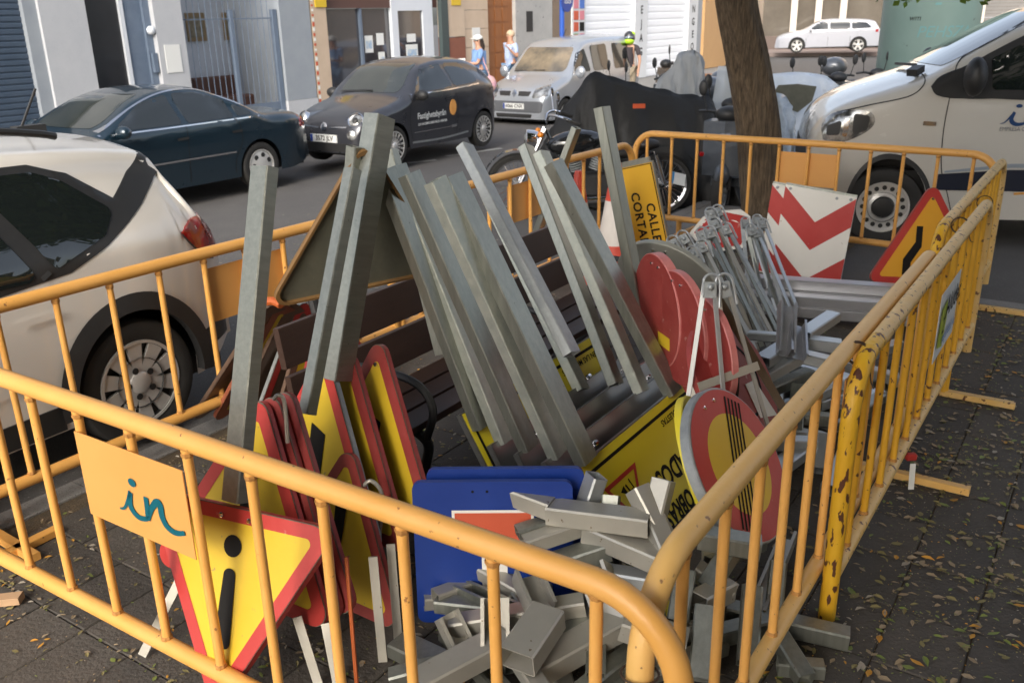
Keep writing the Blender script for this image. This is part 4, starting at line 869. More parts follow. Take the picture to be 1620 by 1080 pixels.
for sd_ in 'LR':
    band = [(1.0,1.03),(.5,1.29),(.1,1.385),(-.6,1.42),(-1.0,1.41),(-1.18,1.35),(-1.36,1.215),(-1.66,1.385),(-1.75,1.30),(-1.50,1.165),(-1.22,1.035),(-1.0,.955),(-.5,.915),(.5,.945)]
    c.patch('window_surround', blackpl, band, sd_, .004, .04)
    c.patch('window', glassd, rp([(.86,1.02),(.46,1.24),(.1,1.34),(.0,1.0)], .03), sd_, .008); c.patch('window', glassd, rp([(-.07,.97),(-.04,1.36),(-.62,1.39),(-.84,.955)], .03), sd_, .008, .04)
    c.patch('quarter_window', glassd, rp([(-.93,.985),(-.71,1.385),(-1.0,1.38),(-1.13,1.325),(-1.32,1.17),(-1.22,1.075)], .03), sd_, .008, .04)
    c.line('window_pillar', blackpl, [(-.68,1.39),(-.88,.96)], .05, sd_, .012)
    c.line('panel_gap', seam, catm([(-1.02,.955),(-1.12,.88),(-1.20,.77),(-1.17,.60),(-1.0,.42),(-.9,.30)], 6), .006, sd_, .002); c.line('panel_gap', seam, [(-.03,.95),(-.03,.6),(-.03,.3)], .006, sd_, .003)
    c.line('panel_gap', seam, catm([(-1.42,1.485),(-1.52,1.44),(-1.56,1.335)], 4), .006, sd_, .002)
    c.line('door_handle', sp_, [(-.70,.795),(-.90,.80)], .028, sd_, .022)
    c.patch('tail_light', redlens, catm([(-1.66,1.0),(-1.76,1.045),(-1.90,1.06),(-1.97,1.0),(-1.975,.88),(-1.90,.82),(-1.80,.86),(-1.66,1.0)], 4)[:-1], sd_, .010, .03)
    c.line('tail_light_rim', blackpl, catm([(-1.66,.995),(-1.72,.93),(-1.80,.86),(-1.90,.82)], 4), .012, sd_, .013)
    c.patch('sill_cladding', blackpl, [(.9,.24),(.9,.34),(-.9,.37),(-.9,.24)], sd_, .01); c.line('door_crease', sp_, catm([(.8,.44),(0,.45),(-.75,.52)], 5), .02, sd_, .012)
    b = MB(); s1 = 1 if sd_ == 'L' else -1
    for xc in (1.28, -1.28):
        N_ = 36; b = MB()
        for k in range(N_):
            a0_ = -.12+(pi+.24)*k/N_; a1_ = -.12+(pi+.24)*(k+1)/N_
            b.add([(xc+r*cos(a), s1*y, .335+r*sin(a)) for r, y, a in ((.37,.90,a0_),(.37,.90,a1_),(.455,.885,a1_),(.455,.885,a0_),(.37,.84,a0_),(.37,.84,a1_))], [(0,1,2,3),(0,4,5,1)])
        b.build('arch_cladding', blackpl, c.t, smooth=True, world=False)
    b = MB(); y = s1*.60
    b.tube(catm([(-1.22,y*.98,1.505),(-1.1,y,1.53),(-.8,y,1.562),(0,y*1.0,1.565),(.3,y,1.55),(.42,y,1.51)], 5), .017, 8); b.build('roof_rail', blackpl, c.t, smooth=True, world=False)
    c.patch('rear_bumper', blackpl, [(-1.64,.36),(-1.70,.46),(-1.98,.50),(-2.0,.38)], sd_, .008)
b = MB(); b.box((-1.42,0,1.49), (.16,.07,.04)); b.tube([(-1.38,0,1.50),(-1.50,0,1.68)], .007, 8); b.build('aerial', blackpl, c.t, world=False, smooth=True)
c.patch('rear_window', glassd, rp([(-.56,1.06),(.56,1.06),(.50,1.36),(-.50,1.36)], .05), 'B'); c.patch('tail_panel', blackpl, rp([(-.6,.40),(.6,.40),(.62,.56),(-.62,.56)], .03), 'B')
c.plate(-2, .72, 0, '', 'B') if False else None
for ch in list(c.t.children):
    for v in ch.data.vertices: v.co.z = .36+(v.co.z-.36)*1.085 if v.co.z > .36 else v.co.z
c.wheels(.335, .21, 'ten', .228)
# ================================================================== MOTORCYCLES, PEOPLE
def mwheel(parent, x, r, wd, y=0, spokes=0):
    c = V((x, y, r)); w_ = MB(); w_.tube([c-V((0,.06,0)), c+V((0,.06,0))], .04, 12); o = w_.build('wheel', zinc, parent, world=False)
    t = MB(); t.lathe([(r*.80,-wd*.4),(r*.92,-wd*.5),(r*.99,-wd*.25),(r,0),(r*.99,wd*.25),(r*.92,wd*.5),(r*.80,wd*.4),(r*.80,-wd*.4)], c, V((0,1,0)), 32); t.build('tyre', rubber, o, smooth=True, world=False)
    q = MB(); q.lathe([(r*.80,-wd*.3),(r*.74,-wd*.2),(r*.74,wd*.2),(r*.80,wd*.3)], c, V((0,1,0)), 32)
    n = spokes or 6
    for i in range(n):
        a = 2*pi*i/n; e = V((cos(a),0,sin(a))); s1 = (.04 if i % 2 else -.04)
        q.beam(c+e*.03+V((0,s1 if spokes else 0,0)), c+e*r*.76, .005 if spokes else .035, .005 if spokes else .02, V((0,1,0)))
    q.build('rim', chrome if spokes else zinc, o, world=False); return o
def scooter(label, x, y, rz, body, cat='scooter', screen=None, box=None, name='scooter', z=RZ, seatm=None, group=None):
    t = thing(name, label, cat, (x, y, z), rz, group); mwheel(t, .68, .26, .12); mwheel(t, -.62, .26, .13)
    b = MB(); b.ell((-.45,0,.58), (.46,.20,.22)); b.ell((-.25,0,.40), (.34,.17,.20)); b.box((.12,0,.30), (.6,.36,.10)); b.build('body', body, t, smooth=True, world=False)
    b = MB(); b.add([(.62,-.24,.40),(.62,.24,.40),(.50,.27,.98),(.50,-.27,.98),(.40,-.20,.36),(.40,.20,.36),(.38,.2,1.0),(.38,-.2,1.0),(.74,0,.42),(.66,0,1.0)], [(0,8,9,3),(8,1,2,9),(4,0,3,7),(1,5,6,2),(5,4,7,6),(3,9,2,6,7),(0,4,5,1,8)]); b.ell((.70,0,.42), (.22,.09,.13)); b.build('front_shield', body, t, smooth=True, world=False, angle=30)
    b = MB(); b.tube([(.68,.08,.26),(.50,.06,.95)], .025, 8); b.tube([(.68,-.08,.26),(.50,-.06,.95)], .025, 8); b.build('fork', iron, t, world=False, kind=None)
    b = MB(); b.ell((-.38,0,.80), (.42,.16,.07)); b.build('seat', seatm or blackpl, t, smooth=True, world=False)
    b = MB(); b.tube(catm([(.36,.36,1.07),(.42,.2,1.08),(.46,0,1.04),(.42,-.2,1.08),(.36,-.36,1.07)],4), .018, 8); b.ell((.50,0,1.06), (.12,.15,.09)); b.build('handlebar', blackpl, t, smooth=True, world=False)
    for s1 in (1,-1):
        b = MB(); b.tube([(.42,s1*.26,1.08),(.44,s1*.30,1.27)], .007, 6); b.ell((.44,s1*.31,1.33), (.02,.05,.085)); b.build('mirror', blackpl, t, smooth=True, world=False)
    b = MB(); b.ell((.64,0,.82), (.06,.10,.06)); b.build('headlight', lamp, t, smooth=True, world=False)
    if screen:
        b = MB(); vs = []
        for i in range(7):
            yy = -.26+.52*i/6
            for z_ in (1.0,1.25,1.5): vs.append((.58-.10*(yy/.26)**2-.35*(z_-1.0), yy*(1-.25*(z_-1)/.5), z_))
        b.add(vs+[(p[0]-.006,p[1],p[2]) for p in vs], [(i*3+j,i*3+j+1,(i+1)*3+j+1,(i+1)*3+j) for i in range(6) for j in range(2)]+[(21+i*3+j,21+(i+1)*3+j,21+(i+1)*3+j+1,21+i*3+j+1) for i in range(6) for j in range(2)])
        b.build('windscreen', screen, t, smooth=True, world=False)
    if box: b = MB(); b.ell((-.92,0,1.08), (.24,.26,.18)); b.box((-.86,0,.88), (.3,.25,.04)); b.build('top_box', box, t, smooth=True, world=False)
    return t
gp = mat('scooter_grey', (.10,.115,.13), .3, .4, (.14,.15,.17), 6, .6, coat=.8); dk = mat('scooter_dark', (.03,.035,.04), .3, .2, (.05,.05,.055), 6, .6, coat=.8)
scr = mat('clear_screen', (.62,.66,.68), .12, 0, alpha=.45, coat=.6); tanm = mat('tan_leather', (.30,.13,.05), .5, 0, (.36,.17,.07), 9, .6)
# classic black motorcycle lying just beyond the left barrier
a = at(818,345,z=RZ); e = at(1062,338,z=RZ); dx = (a-e); mz = atan2(dx.y, dx.x); mc = (a+e)/2; L2 = dx.length/2
mt = thing('motorcycle', 'black and chrome classic motorcycle with spoked wheels beyond the left barrier', 'motorcycle', (mc.x, mc.y, RZ), mz)
bk = mat('black_gloss', (.012,.013,.015), .15, 0, coat=1.)
mwheel(mt, L2-.02, .36, .11, spokes=32); mwheel(mt, -L2+.12, .34, .14, spokes=28)
fx = L2-.02
b = MB()
for s1 in (.09,-.09): b.tube([(fx,s1,.36),(fx-.30,s1,.98)], .024, 8)
b.build('fork', chrome, mt, smooth=True, world=False)
b = MB()
for i in range(9):
    a_ = radians(20+i*16); b.v += [V((fx+cos(a_)*.40, y_, .36+sin(a_)*.40)) for y_ in (-.07,.07)]
b.f = [(2*i,2*i+1,2*i+3,2*i+2) for i in range(8)]; b.m = [0]*8; b.build('front_fender', bk, mt, smooth=True, world=False)
b = MB(); c_ = V((fx-.16,0,.86)); b.lathe([(0,-.11),(.07,-.09),(.10,-.02),(.105,.06),(.095,.07)], c_, V((1,0,.05)), 24); b.build('headlight_bowl', chrome, mt, smooth=True, world=False)
b = MB(); b.lathe([(.095,.06),(.06,.085),(0,.09)], c_, V((1,0,.05)), 24); b.build('headlight', lamp, mt, smooth=True, world=False)
b = MB(); b.tube(catm([(fx-.62,.40,1.06),(fx-.45,.34,1.12),(fx-.34,.12,1.12),(fx-.32,0,1.04),(fx-.34,-.12,1.12),(fx-.45,-.34,1.12),(fx-.62,-.40,1.06)],5), .014, 8); b.build('handlebar', chrome, mt, smooth=True, world=False)
for s1 in (1,-1):
    b = MB(); b.tube([(fx-.64,s1*.41,1.055),(fx-.50,s1*.36,1.10)], .021, 8); b.build('grip', rubber, mt, world=False)
    b = MB(); b.tube([(fx-.42,s1*.30,1.12),(fx-.40,s1*.36,1.30)], .007, 6); b.lathe([(0,0),(.055,.0),(.05,.02),(0,.03)], (fx-.40,s1*.37,1.33), V((-1,0,.1)), 16); b.build('mirror', chrome, mt, smooth=True, world=False)
    b = MB(); b.ell((fx-.24,s1*.18,.93), (.035,.035,.035)); b.build('turn_signal', amber, mt, smooth=True, world=False)
b = MB(); b.ell((fx-.62,0,.82), (.32,.15,.13), Matrix.Rotation(.12,3,'Y')); b.build('fuel_tank', bk, mt, smooth=True, world=False)
b = MB(); b.ell((fx-1.12,0,.70), (.28,.15,.07)); b.ell((fx-1.42,0,.78), (.14,.11,.06)); b.build('seat', mat('black_leather', (.02,.018,.017), .5), mt, smooth=True, world=False)
b = MB(); b.box((fx-.78,0,.36), (.42,.26,.24)); b.build('engine', iron, mt, world=False, bevel=.02)
for k in range(2):
    b = MB(); q = V((fx-.66-.2*k,0,.52)); e_ = V((.3-.6*k,0,1)).normalized()
    for i in range(7): b.lathe([(0,0),(.085,0),(.085,.012),(0,.012)], q+e_*(.026*i), e_, 14)
    b.build('cylinder', zinc, mt, world=False)
b = MB(); b.tube(catm([(fx-.55,-.15,.5),(fx-.5,-.19,.3),(fx-.7,-.2,.22),(fx-1.5,-.2,.26),(fx-1.85,-.2,.32)],5), .036, 10); b.tube(catm([(fx-.55,.15,.5),(fx-.5,.19,.3),(fx-.7,.2,.22),(fx-1.5,.2,.26)],5), .036, 10); b.build('exhaust', chrome, mt, smooth=True, world=False)
b = MB(); b.tube([(fx-.32,0,.95),(fx-.50,0,.55),(fx-.6,0,.26),(fx-1.2,0,.24),(fx-1.1,0,.62),(fx-.45,0,.80)], .02, 8); b.tube([(fx-1.2,.11,.3),(-L2+.12,.11,.34)], .02, 8); b.build('frame', bk, mt, smooth=True, world=False)
b = MB(); rx = -L2+.12
for i in range(12):
    a_ = radians(10+i*14); b.v += [V((rx+cos(a_)*.42, y_, .34+sin(a_)*.42)) for y_ in (-.10,.10)]
b.f = [(2*i,2*i+1,2*i+3,2*i+2) for i in range(11)]; b.m = [0]*11; b.build('rear_fender', bk, mt, smooth=True, world=False)
for s1 in (1,-1):
    b = MB(); b.tube([(rx,s1*.13,.36),(rx+.1,s1*.13,.68)], .03, 10); b.build('shock_absorber', chrome, mt, smooth=True, world=False)
b = MB(); b.box((rx-.42,0,.66), (.05,.12,.05)); b.build('tail_light', redlens, mt, world=False, bevel=.01)
pc = at(1073,283,y=9.78); nrm = (CO-pc).normalized(); nrm = (nrm+V((.5,.0,.2))).normalized(); xx = ZV.cross(nrm).normalized(); xx = (xx-nrm.cross(xx)*.30).normalized(); yy = nrm.cross(xx)
b = MB(); R4 = Matrix((xx, yy, nrm)).transposed(); b.box(pc, (.17,.13,.004), R4); npq = b.build('number_plate', platew, mt)
b = MB(); b.box(pc-xx*.068+nrm*.003, (.032,.125,.002), R4); b.build('country_band', mat('plate_sky', (.05,.25,.5), .5), npq)
# motorcycle under a black cover
cvm = mat('black_cover', (.010,.0095,.009), .55, 0, (.017,.016,.014), 4, .7, .25, 16)
rid = [(868,212),(888,175),(915,138),(940,113),(975,122),(1010,131),(1060,143),(1100,150),(1122,153),(1136,180),(1146,225)]
pr = [at(px, py, y=10.95+.0*k) for k, (px, py) in enumerate(rid)]; dense = catm(pr, 5)
vs = []; K = 20
for i, p in enumerate(dense):
    t = i/(len(dense)-1)
    for k in range(K+1):
        u = 2*k/K-1; h = p.z-RZ; au = abs(u); zz = RZ+.03+h*(1-au**1.35)*(.97) if au > .18 else p.z-.01-h*.10*(au/.18)
        hw = (.30+.16*au)*(1 if 0 < i < len(dense)-1 else .8)
        fold = (.045*sin(i*.9+2*u)+.03*sin(i*2.1+k))*au
        x_off = -.10*au*(1-t)*2+.14*au*t
        vs.append(V((p.x+x_off+.02*sin(k*1.7+i), p.y+u*(hw+.10)*1.25+fold*(1 if u > 0 else -1), max(RZ+.03, zz+.012*sin(i*1.3+k*2)*(1-au)))))
cb = MB(); cb.add(vs, [(i*(K+1)+k, i*(K+1)+k+1, (i+1)*(K+1)+k+1, (i+1)*(K+1)+k) for i in range(len(dense)-1) for k in range(K)]+[tuple(range(K+1)), tuple(range((len(dense)-1)*(K+1), len(dense)*(K+1)))[::-1]])
cv = thing('covered_motorcycle', 'motorcycle hidden under a black fabric cover with small orange tag', 'motorcycle cover', (dense[len(dense)//2].x, 10.95, RZ))
cb.build('cover', cvm, cv, smooth=True, angle=180)
pt = at(1011,168,y=10.52); b = MB(); b.box(pt, (.14,.006,.05)); lb = b.build('orange_tag', mat('tag_orange', (.62,.10,.03), .6), cv); lettering('COVER', .03, pt+V((0,-.004,0)), V((1,0,0)), ZV, brown_back, lb, .001) if False else None
# grey peaked cover behind
def peaked(name, label, cat, m, ridge, y, hw, zb=RZ):
    pr = [at(px, py, y=y) for px, py in ridge]; d_ = catm(pr, 4); vs = []; K = 12
    for i, p in enumerate(d_):
        for k in range(K+1):
            u = 2*k/K-1; h = p.z-zb; vs.append(V((p.x+.03*sin(k*2+i), p.y+u*hw*(.5+.5*abs(u))+.03*sin(i*1.7+k), zb+.02+h*(1-abs(u)**1.7))))
    b = MB(); b.add(vs, [(i*(K+1)+k, i*(K+1)+k+1, (i+1)*(K+1)+k+1, (i+1)*(K+1)+k) for i in range(len(d_)-1) for k in range(K)]+[tuple(range(K+1)), tuple(range((len(d_)-1)*(K+1), len(d_)*(K+1)))[::-1]])
    t = thing(name, label, cat, (d_[len(d_)//2].x, y, zb)); b.build('cover', m, t, smooth=True, angle=180); return t
peaked('covered_scooter', 'scooter under a pale grey peaked cover behind the black cover', 'scooter cover', mat('grey_cover', (.33,.34,.34), .6, 0, (.40,.41,.41), 4, .6, .2, 12), [(1020,165),(1040,135),(1060,108),(1078,86),(1098,82),(1110,92),(1112,135)], 12.6, .5)
plw = mat('plastic_sheet', (.60,.66,.72), .22, 0, (.70,.75,.80), 5, .6, .5, 14, coat=.6)
pk = peaked('wrapped_scooter', 'scooter wrapped in milky plastic sheeting right of the tree trunk', 'scooter cover', plw, [(1196,150),(1212,124),(1245,117),(1285,118),(1312,126),(1330,140),(1338,165)], 13.4, .6)
b = MB(); q = [at(px,py,y=12.95) for px,py in ((1222,150),(1232,135),(1262,133),(1292,137),(1285,160),(1262,178),(1240,170))]
b.prism(q, (0,.02,0)); b.build('window', mat('olive_screen', (.12,.12,.09), .3, 0, (.20,.19,.14), 9, .6), pk)
peaked('wrapped_scooter', 'low scooter wrapped in bluish plastic just right of the trunk', 'scooter cover', mat('plastic_sheet_blue', (.42,.50,.58), .25, 0, (.56,.62,.68), 6, .6, .5, 14, coat=.6), [(1205,170),(1216,150),(1236,152),(1252,170),(1256,205)], 11.6, .4)
# uncovered scooters
def sxy(px, py, y): q = at(px, py, y=y); return q.x, q.y
x, y = sxy(1138,260,11.7); scooter('white scooter with tall clear windscreen squeezed between black cover and trunk', x+.1, y, radians(-100), mat('scooter_white', (.45,.47,.48), .3, 0, coat=.8), screen=scr)
x, y = sxy(1162,260,10.6); scooter('dark scooter with angular grey panels close behind the tree trunk', x, y, radians(-115), gp)
x, y = sxy(1015,110,15.2); scooter('black scooter parked next to the rider in the dark helmet', x, y, radians(-160), dk, screen=None)
x, y = sxy(1085,110,15.6); scooter('scooter with rounded blue grey top box behind the grey cover', x, y, radians(120), gp, box=gp)
x, y = sxy(1122,110,14.2); scooter('scooter with round dark grey top box beside the trunk', x, y, radians(80), dk, box=gp)
x, y = sxy(1095,80,18.6); scooter('chrome motorcycle with tan leather seat at the back of the row', x, y, radians(170), mat('chrome_tan', (.35,.28,.22), .2, .7), 'motorcycle', name='motorcycle', seatm=tanm, z=RZ+.1)
for px, y, a_, m_, lb in ((1252,15.5,-70,dk,'black scooter showing only its mirror above the milky plastic sheet'),(1304,15.9,-80,dk,'black scooter with upright mirror, middle of the far group'),(1352,16.6,-60,gp,'grey scooter with round mirror left of the green column'),(1384,17.2,-60,mat('scooter_white', (.45,.47,.48), .3),'pale scooter half hidden by the green column')):
    x, yy_ = sxy(px,100,y); scooter(lb, x, yy_, radians(a_), m_, group='scooters parked beyond the white van', box=gp if px == 1384 else None)
# ------------------------------------------------------------------ people
def grow(name, joints, edges, m, parent, levels=2):
    """one continuous skinned surface: joints {key:(pos, radius)}, edges [(a,b)], first key is the root"""
    me = bpy.data.meshes.new(name); bm = bmesh.new(); lay = bm.verts.layers.skin.verify(); mp = {}
    for i, (k, (p, r)) in enumerate(joints.items()):
        v = bm.verts.new(p); r = r if isinstance(r, tuple) else (r, r); v[lay].radius = r; v[lay].use_root = (i == 0); mp[k] = v
    for a_, b_ in edges: bm.edges.new((mp[a_], mp[b_]))
    bm.to_mesh(me); bm.free(); o = bpy.data.objects.new(name, me); C.objects.link(o)
    o.modifiers.new('s', 'SKIN').use_smooth_shade = True; sb = o.modifiers.new('d', 'SUBSURF'); sb.levels = levels; sb.render_levels = levels
    dg = bpy.context.evaluated_depsgraph_get(); m2 = bpy.data.meshes.new_from_object(o.evaluated_get(dg)); bpy.data.objects.remove(o); bpy.data.meshes.remove(me)
    m2.name = name; m2.materials.clear(); m2.materials.append(m); m2.polygons.foreach_set('use_smooth', [True]*len(m2.polygons))
    o = bpy.data.objects.new(name, m2); C.objects.link(o); o.parent = parent; MW[o.name] = MW[parent.name].copy(); return o
skin = mat('skin', (.50,.27,.18), .5, 0, (.55,.31,.21), 9, .6)
def person(label, x, y, rz, H, shirt, trou, hair, armL, armR, hairlen=0, cap=None, helmet=False, z=FZ, bag=None, stride=.15, fem=True, shoes=None):
    t = thing('person', label, 'person', (x, y, z), rz); k = H/1.7
    def S_(*p): return V(p)*k
    hw = .165 if fem else .185
    J = {'pel': (S_(0,0,.93), .115*k), 'bel': (S_(0,0,1.05), (.10*k,.115*k)), 'che': (S_(.01,0,1.24), (.10*k,.14*k)), 'col': (S_(0,0,1.38), .085*k), 'nec': (S_(.01,0,1.46), .048*k), 'hea': (S_(.02,0,1.56), .078*k), 'top': (S_(.015,0,1.62), .075*k)}
    E_ = [('pel','bel'),('bel','che'),('che','col'),('col','nec'),('nec','hea'),('hea','top')]
    for s1, nm, arm, st in ((1,'l',armL,stride),(-1,'r',armR,-stride)):
        J['hip'+nm] = (S_(0,s1*.09,.88), .088*k); J['kne'+nm] = (S_(st*.7+.04,s1*.09,.50), .055*k); J['ank'+nm] = (S_(st-.02,s1*.09,.09), .036*k); J['toe'+nm] = (S_(st+.13,s1*.10,.03), .03*k)
        J['sho'+nm] = (S_(0,s1*hw,1.38), .058*k); J['elb'+nm] = (S_(*arm[0]), .038*k); J['wri'+nm] = (S_(*arm[1]), .026*k); w_ = V(arm[1]); d_ = (w_-V(arm[0])).normalized()
        J['pal'+nm] = (S_(*(w_+d_*.07)), (.030*k,.018*k)); E_ += [('pel','hip'+nm),('hip'+nm,'kne'+nm),('kne'+nm,'ank'+nm),('ank'+nm,'toe'+nm),('col','sho'+nm),('sho'+nm,'elb'+nm),('elb'+nm,'wri'+nm),('wri'+nm,'pal'+nm)]
        q = d_.cross(V((1,0,0))).normalized()
        for f_ in range(4):
            b0 = w_+d_*.10+q*(.012*(f_-1.5)); J['f%d%s' % (f_,nm)] = (S_(*(b0+d_*(.06-.008*abs(f_-1.3))+V((.012,0,0)))), .009*k); E_.append(('pal'+nm,'f%d%s' % (f_,nm)))
        J['th'+nm] = (S_(*(w_+d_*.06+q*.03+V((.02,0,0)))), .010*k); E_.append(('wri'+nm,'th'+nm))
    grow('body', J, E_, skin, t)
    def sub(keys, f=1.22, extra={}):
        JJ = {q: (J[q][0], tuple(v*f for v in J[q][1]) if isinstance(J[q][1], tuple) else J[q][1]*f) for q in keys}; JJ.update(extra); return JJ
    sh = {}; 
    keys = ['che','bel','pel','col','shol','shor','elbl','elbr']; ex = {}
    Js = sub(keys, 1.25)
    for nm in 'lr': a_ = J['sho'+nm][0].lerp(J['elb'+nm][0], .75); Js['elb'+nm] = (a_, .055*k)
    Js['hem'] = (S_(0,0,.86), (.13*k,.15*k)); grow('top', Js, [('che','bel'),('bel','pel'),('pel','hem'),('che','col'),('col','shol'),('col','shor'),('shol','elbl'),('shor','elbr')], shirt, t)
    Jt = sub(['pel','hipl','hipr','knel','kner','ankl','ankr'], 1.3); grow('trousers', Jt, [('pel','hipl'),('pel','hipr'),('hipl','knel'),('hipr','kner'),('knel','ankl'),('kner','ankr')], trou, t)
    for nm in 'lr': b = MB(); a_ = J['ank'+nm][0]; b.ell(a_+V((.06,0,-.045))*k, (.13*k,.048*k,.045*k)); b.build('shoe', shoes or platew, t, smooth=True, world=False)
    hc = S_(.02,0,1.585)
    b = MB(); b.ell(hc+S_(.085,0,-.01), (.018*k,.012*k,.02*k)); 
    b.build('nose', skin, t, smooth=True, world=False)
    for s1 in (1,-1): b = MB(); b.ell(hc+S_(.078,s1*.03,.02), (.008*k,.013*k,.008*k)); b.build('eye', sblk, t, world=False); b = MB(); b.ell(hc+S_(0,s1*.082,0), (.018*k,.01*k,.03*k)); b.build('ear', skin, t, world=False, smooth=True)
    b = MB(); b.ell(hc+S_(.078,0,-.05), (.008*k,.024*k,.007*k)); b.build('mouth', mat('lips', (.4,.12,.1), .5), t, world=False)
    if helmet:
        b = MB(); b.ell(hc+S_(0,0,.01), (.145*k,.13*k,.15*k)); b.build('helmet', dk, t, smooth=True, world=False)
        b = MB(); b.ell(hc+S_(.02,0,-.06), (.142*k,.12*k,.085*k)); b.ell(hc+S_(-.02,.05,.08), (.09*k,.075*k,.07*k)); b.build('helmet_trim', mat('lime', (.45,.75,.03), .35), t, smooth=True, world=False)
        b = MB(); b.ell(hc+S_(.05,0,.02), (.105*k,.115*k,.05*k)); b.build('visor', mat('visor', (.25,.30,.36), .1, .5), t, smooth=True, world=False)
    else:
        b = MB(); b.ell(hc+S_(-.018,0,.035), (.10*k,.096*k,.088*k))
        if hairlen: b.tube([hc+S_(-.05,.0,.02), hc+S_(-.085,0,-.12), hc+S_(-.09,0,-.12-hairlen)], [.07*k,.075*k,.03*k], 10)
        b.build('hair', hair, t, smooth=True, world=False)
        if cap: b = MB(); b.ell(hc+S_(-.005,0,.055), (.108*k,.102*k,.075*k)); b.ell(hc+S_(.10,0,.045), (.075*k,.07*k,.010*k)); b.build('cap', cap, t, smooth=True, world=False)
    return t
blu = mat('blue_cotton', (.16,.30,.58), .8, 0, (.24,.38,.64), 9, .6); jean = mat('denim', (.10,.19,.32), .85, 0, (.16,.26,.40), 12, .6); lbl = mat('pale_blue_cotton', (.38,.48,.70), .8, 0, (.46,.55,.74), 7, .6)
h1 = at(757,57,y=19.6); person('woman in white cap and blue clothes with pink bag looking at her phone', h1.x, 19.6, radians(200), 1.62, blu, jean, mat('dark_hair', (.03,.018,.012), .6), ((.10,.20,1.12),(.32,.10,1.13)), ((.08,-.20,1.12),(.32,-.05,1.15)), .22, cap=platew)
p1 = h1+V((.22,-.22,-.95)); b = MB(); b.ell(p1, (.13,.07,.17)); b.tube([p1+V((0,0,.14)), p1+V((-.12,.05,.45)), p1+V((-.16,.15,.62))], .012, 6)
single(b, 'shoulder_bag', mat('pink_bag', (.55,.25,.40), .6, 0, (.6,.42,.3), 9, .5), 'pink shoulder bag hanging at the side of the woman in the cap', 'bag', smooth=True)
b = MB(); b.box((h1.x-.36, 19.48, h1.z-.47), (.15,.012,.075)); single(b, 'phone', platew, 'phone held by the woman in the white cap', 'phone')
h2 = at(808,50,y=21.2); person('blonde woman in pale blue shirt walking beside the small silver van', h2.x, 21.2, radians(215), 1.68, lbl, jean, mat('blonde_hair', (.55,.42,.28), .6), ((.0,.24,1.12),(.16,.20,1.28)), ((-.08,-.26,1.12),(-.02,-.30,.88)), 0)
h3 = at(993,46,y=21.6); person('rider in dark T-shirt and black and lime helmet standing behind the small van', h3.x+.05, 21.6, radians(-110), 1.70, mat('charcoal_cotton', (.055,.045,.05), .85), mat('khaki_cotton', (.30,.25,.18), .85), skin, ((.05,.26,1.12),(.12,.25,.90)), ((.05,-.26,1.12),(.12,-.28,.90)), helmet=True, fem=False, z=RZ, stride=.05)
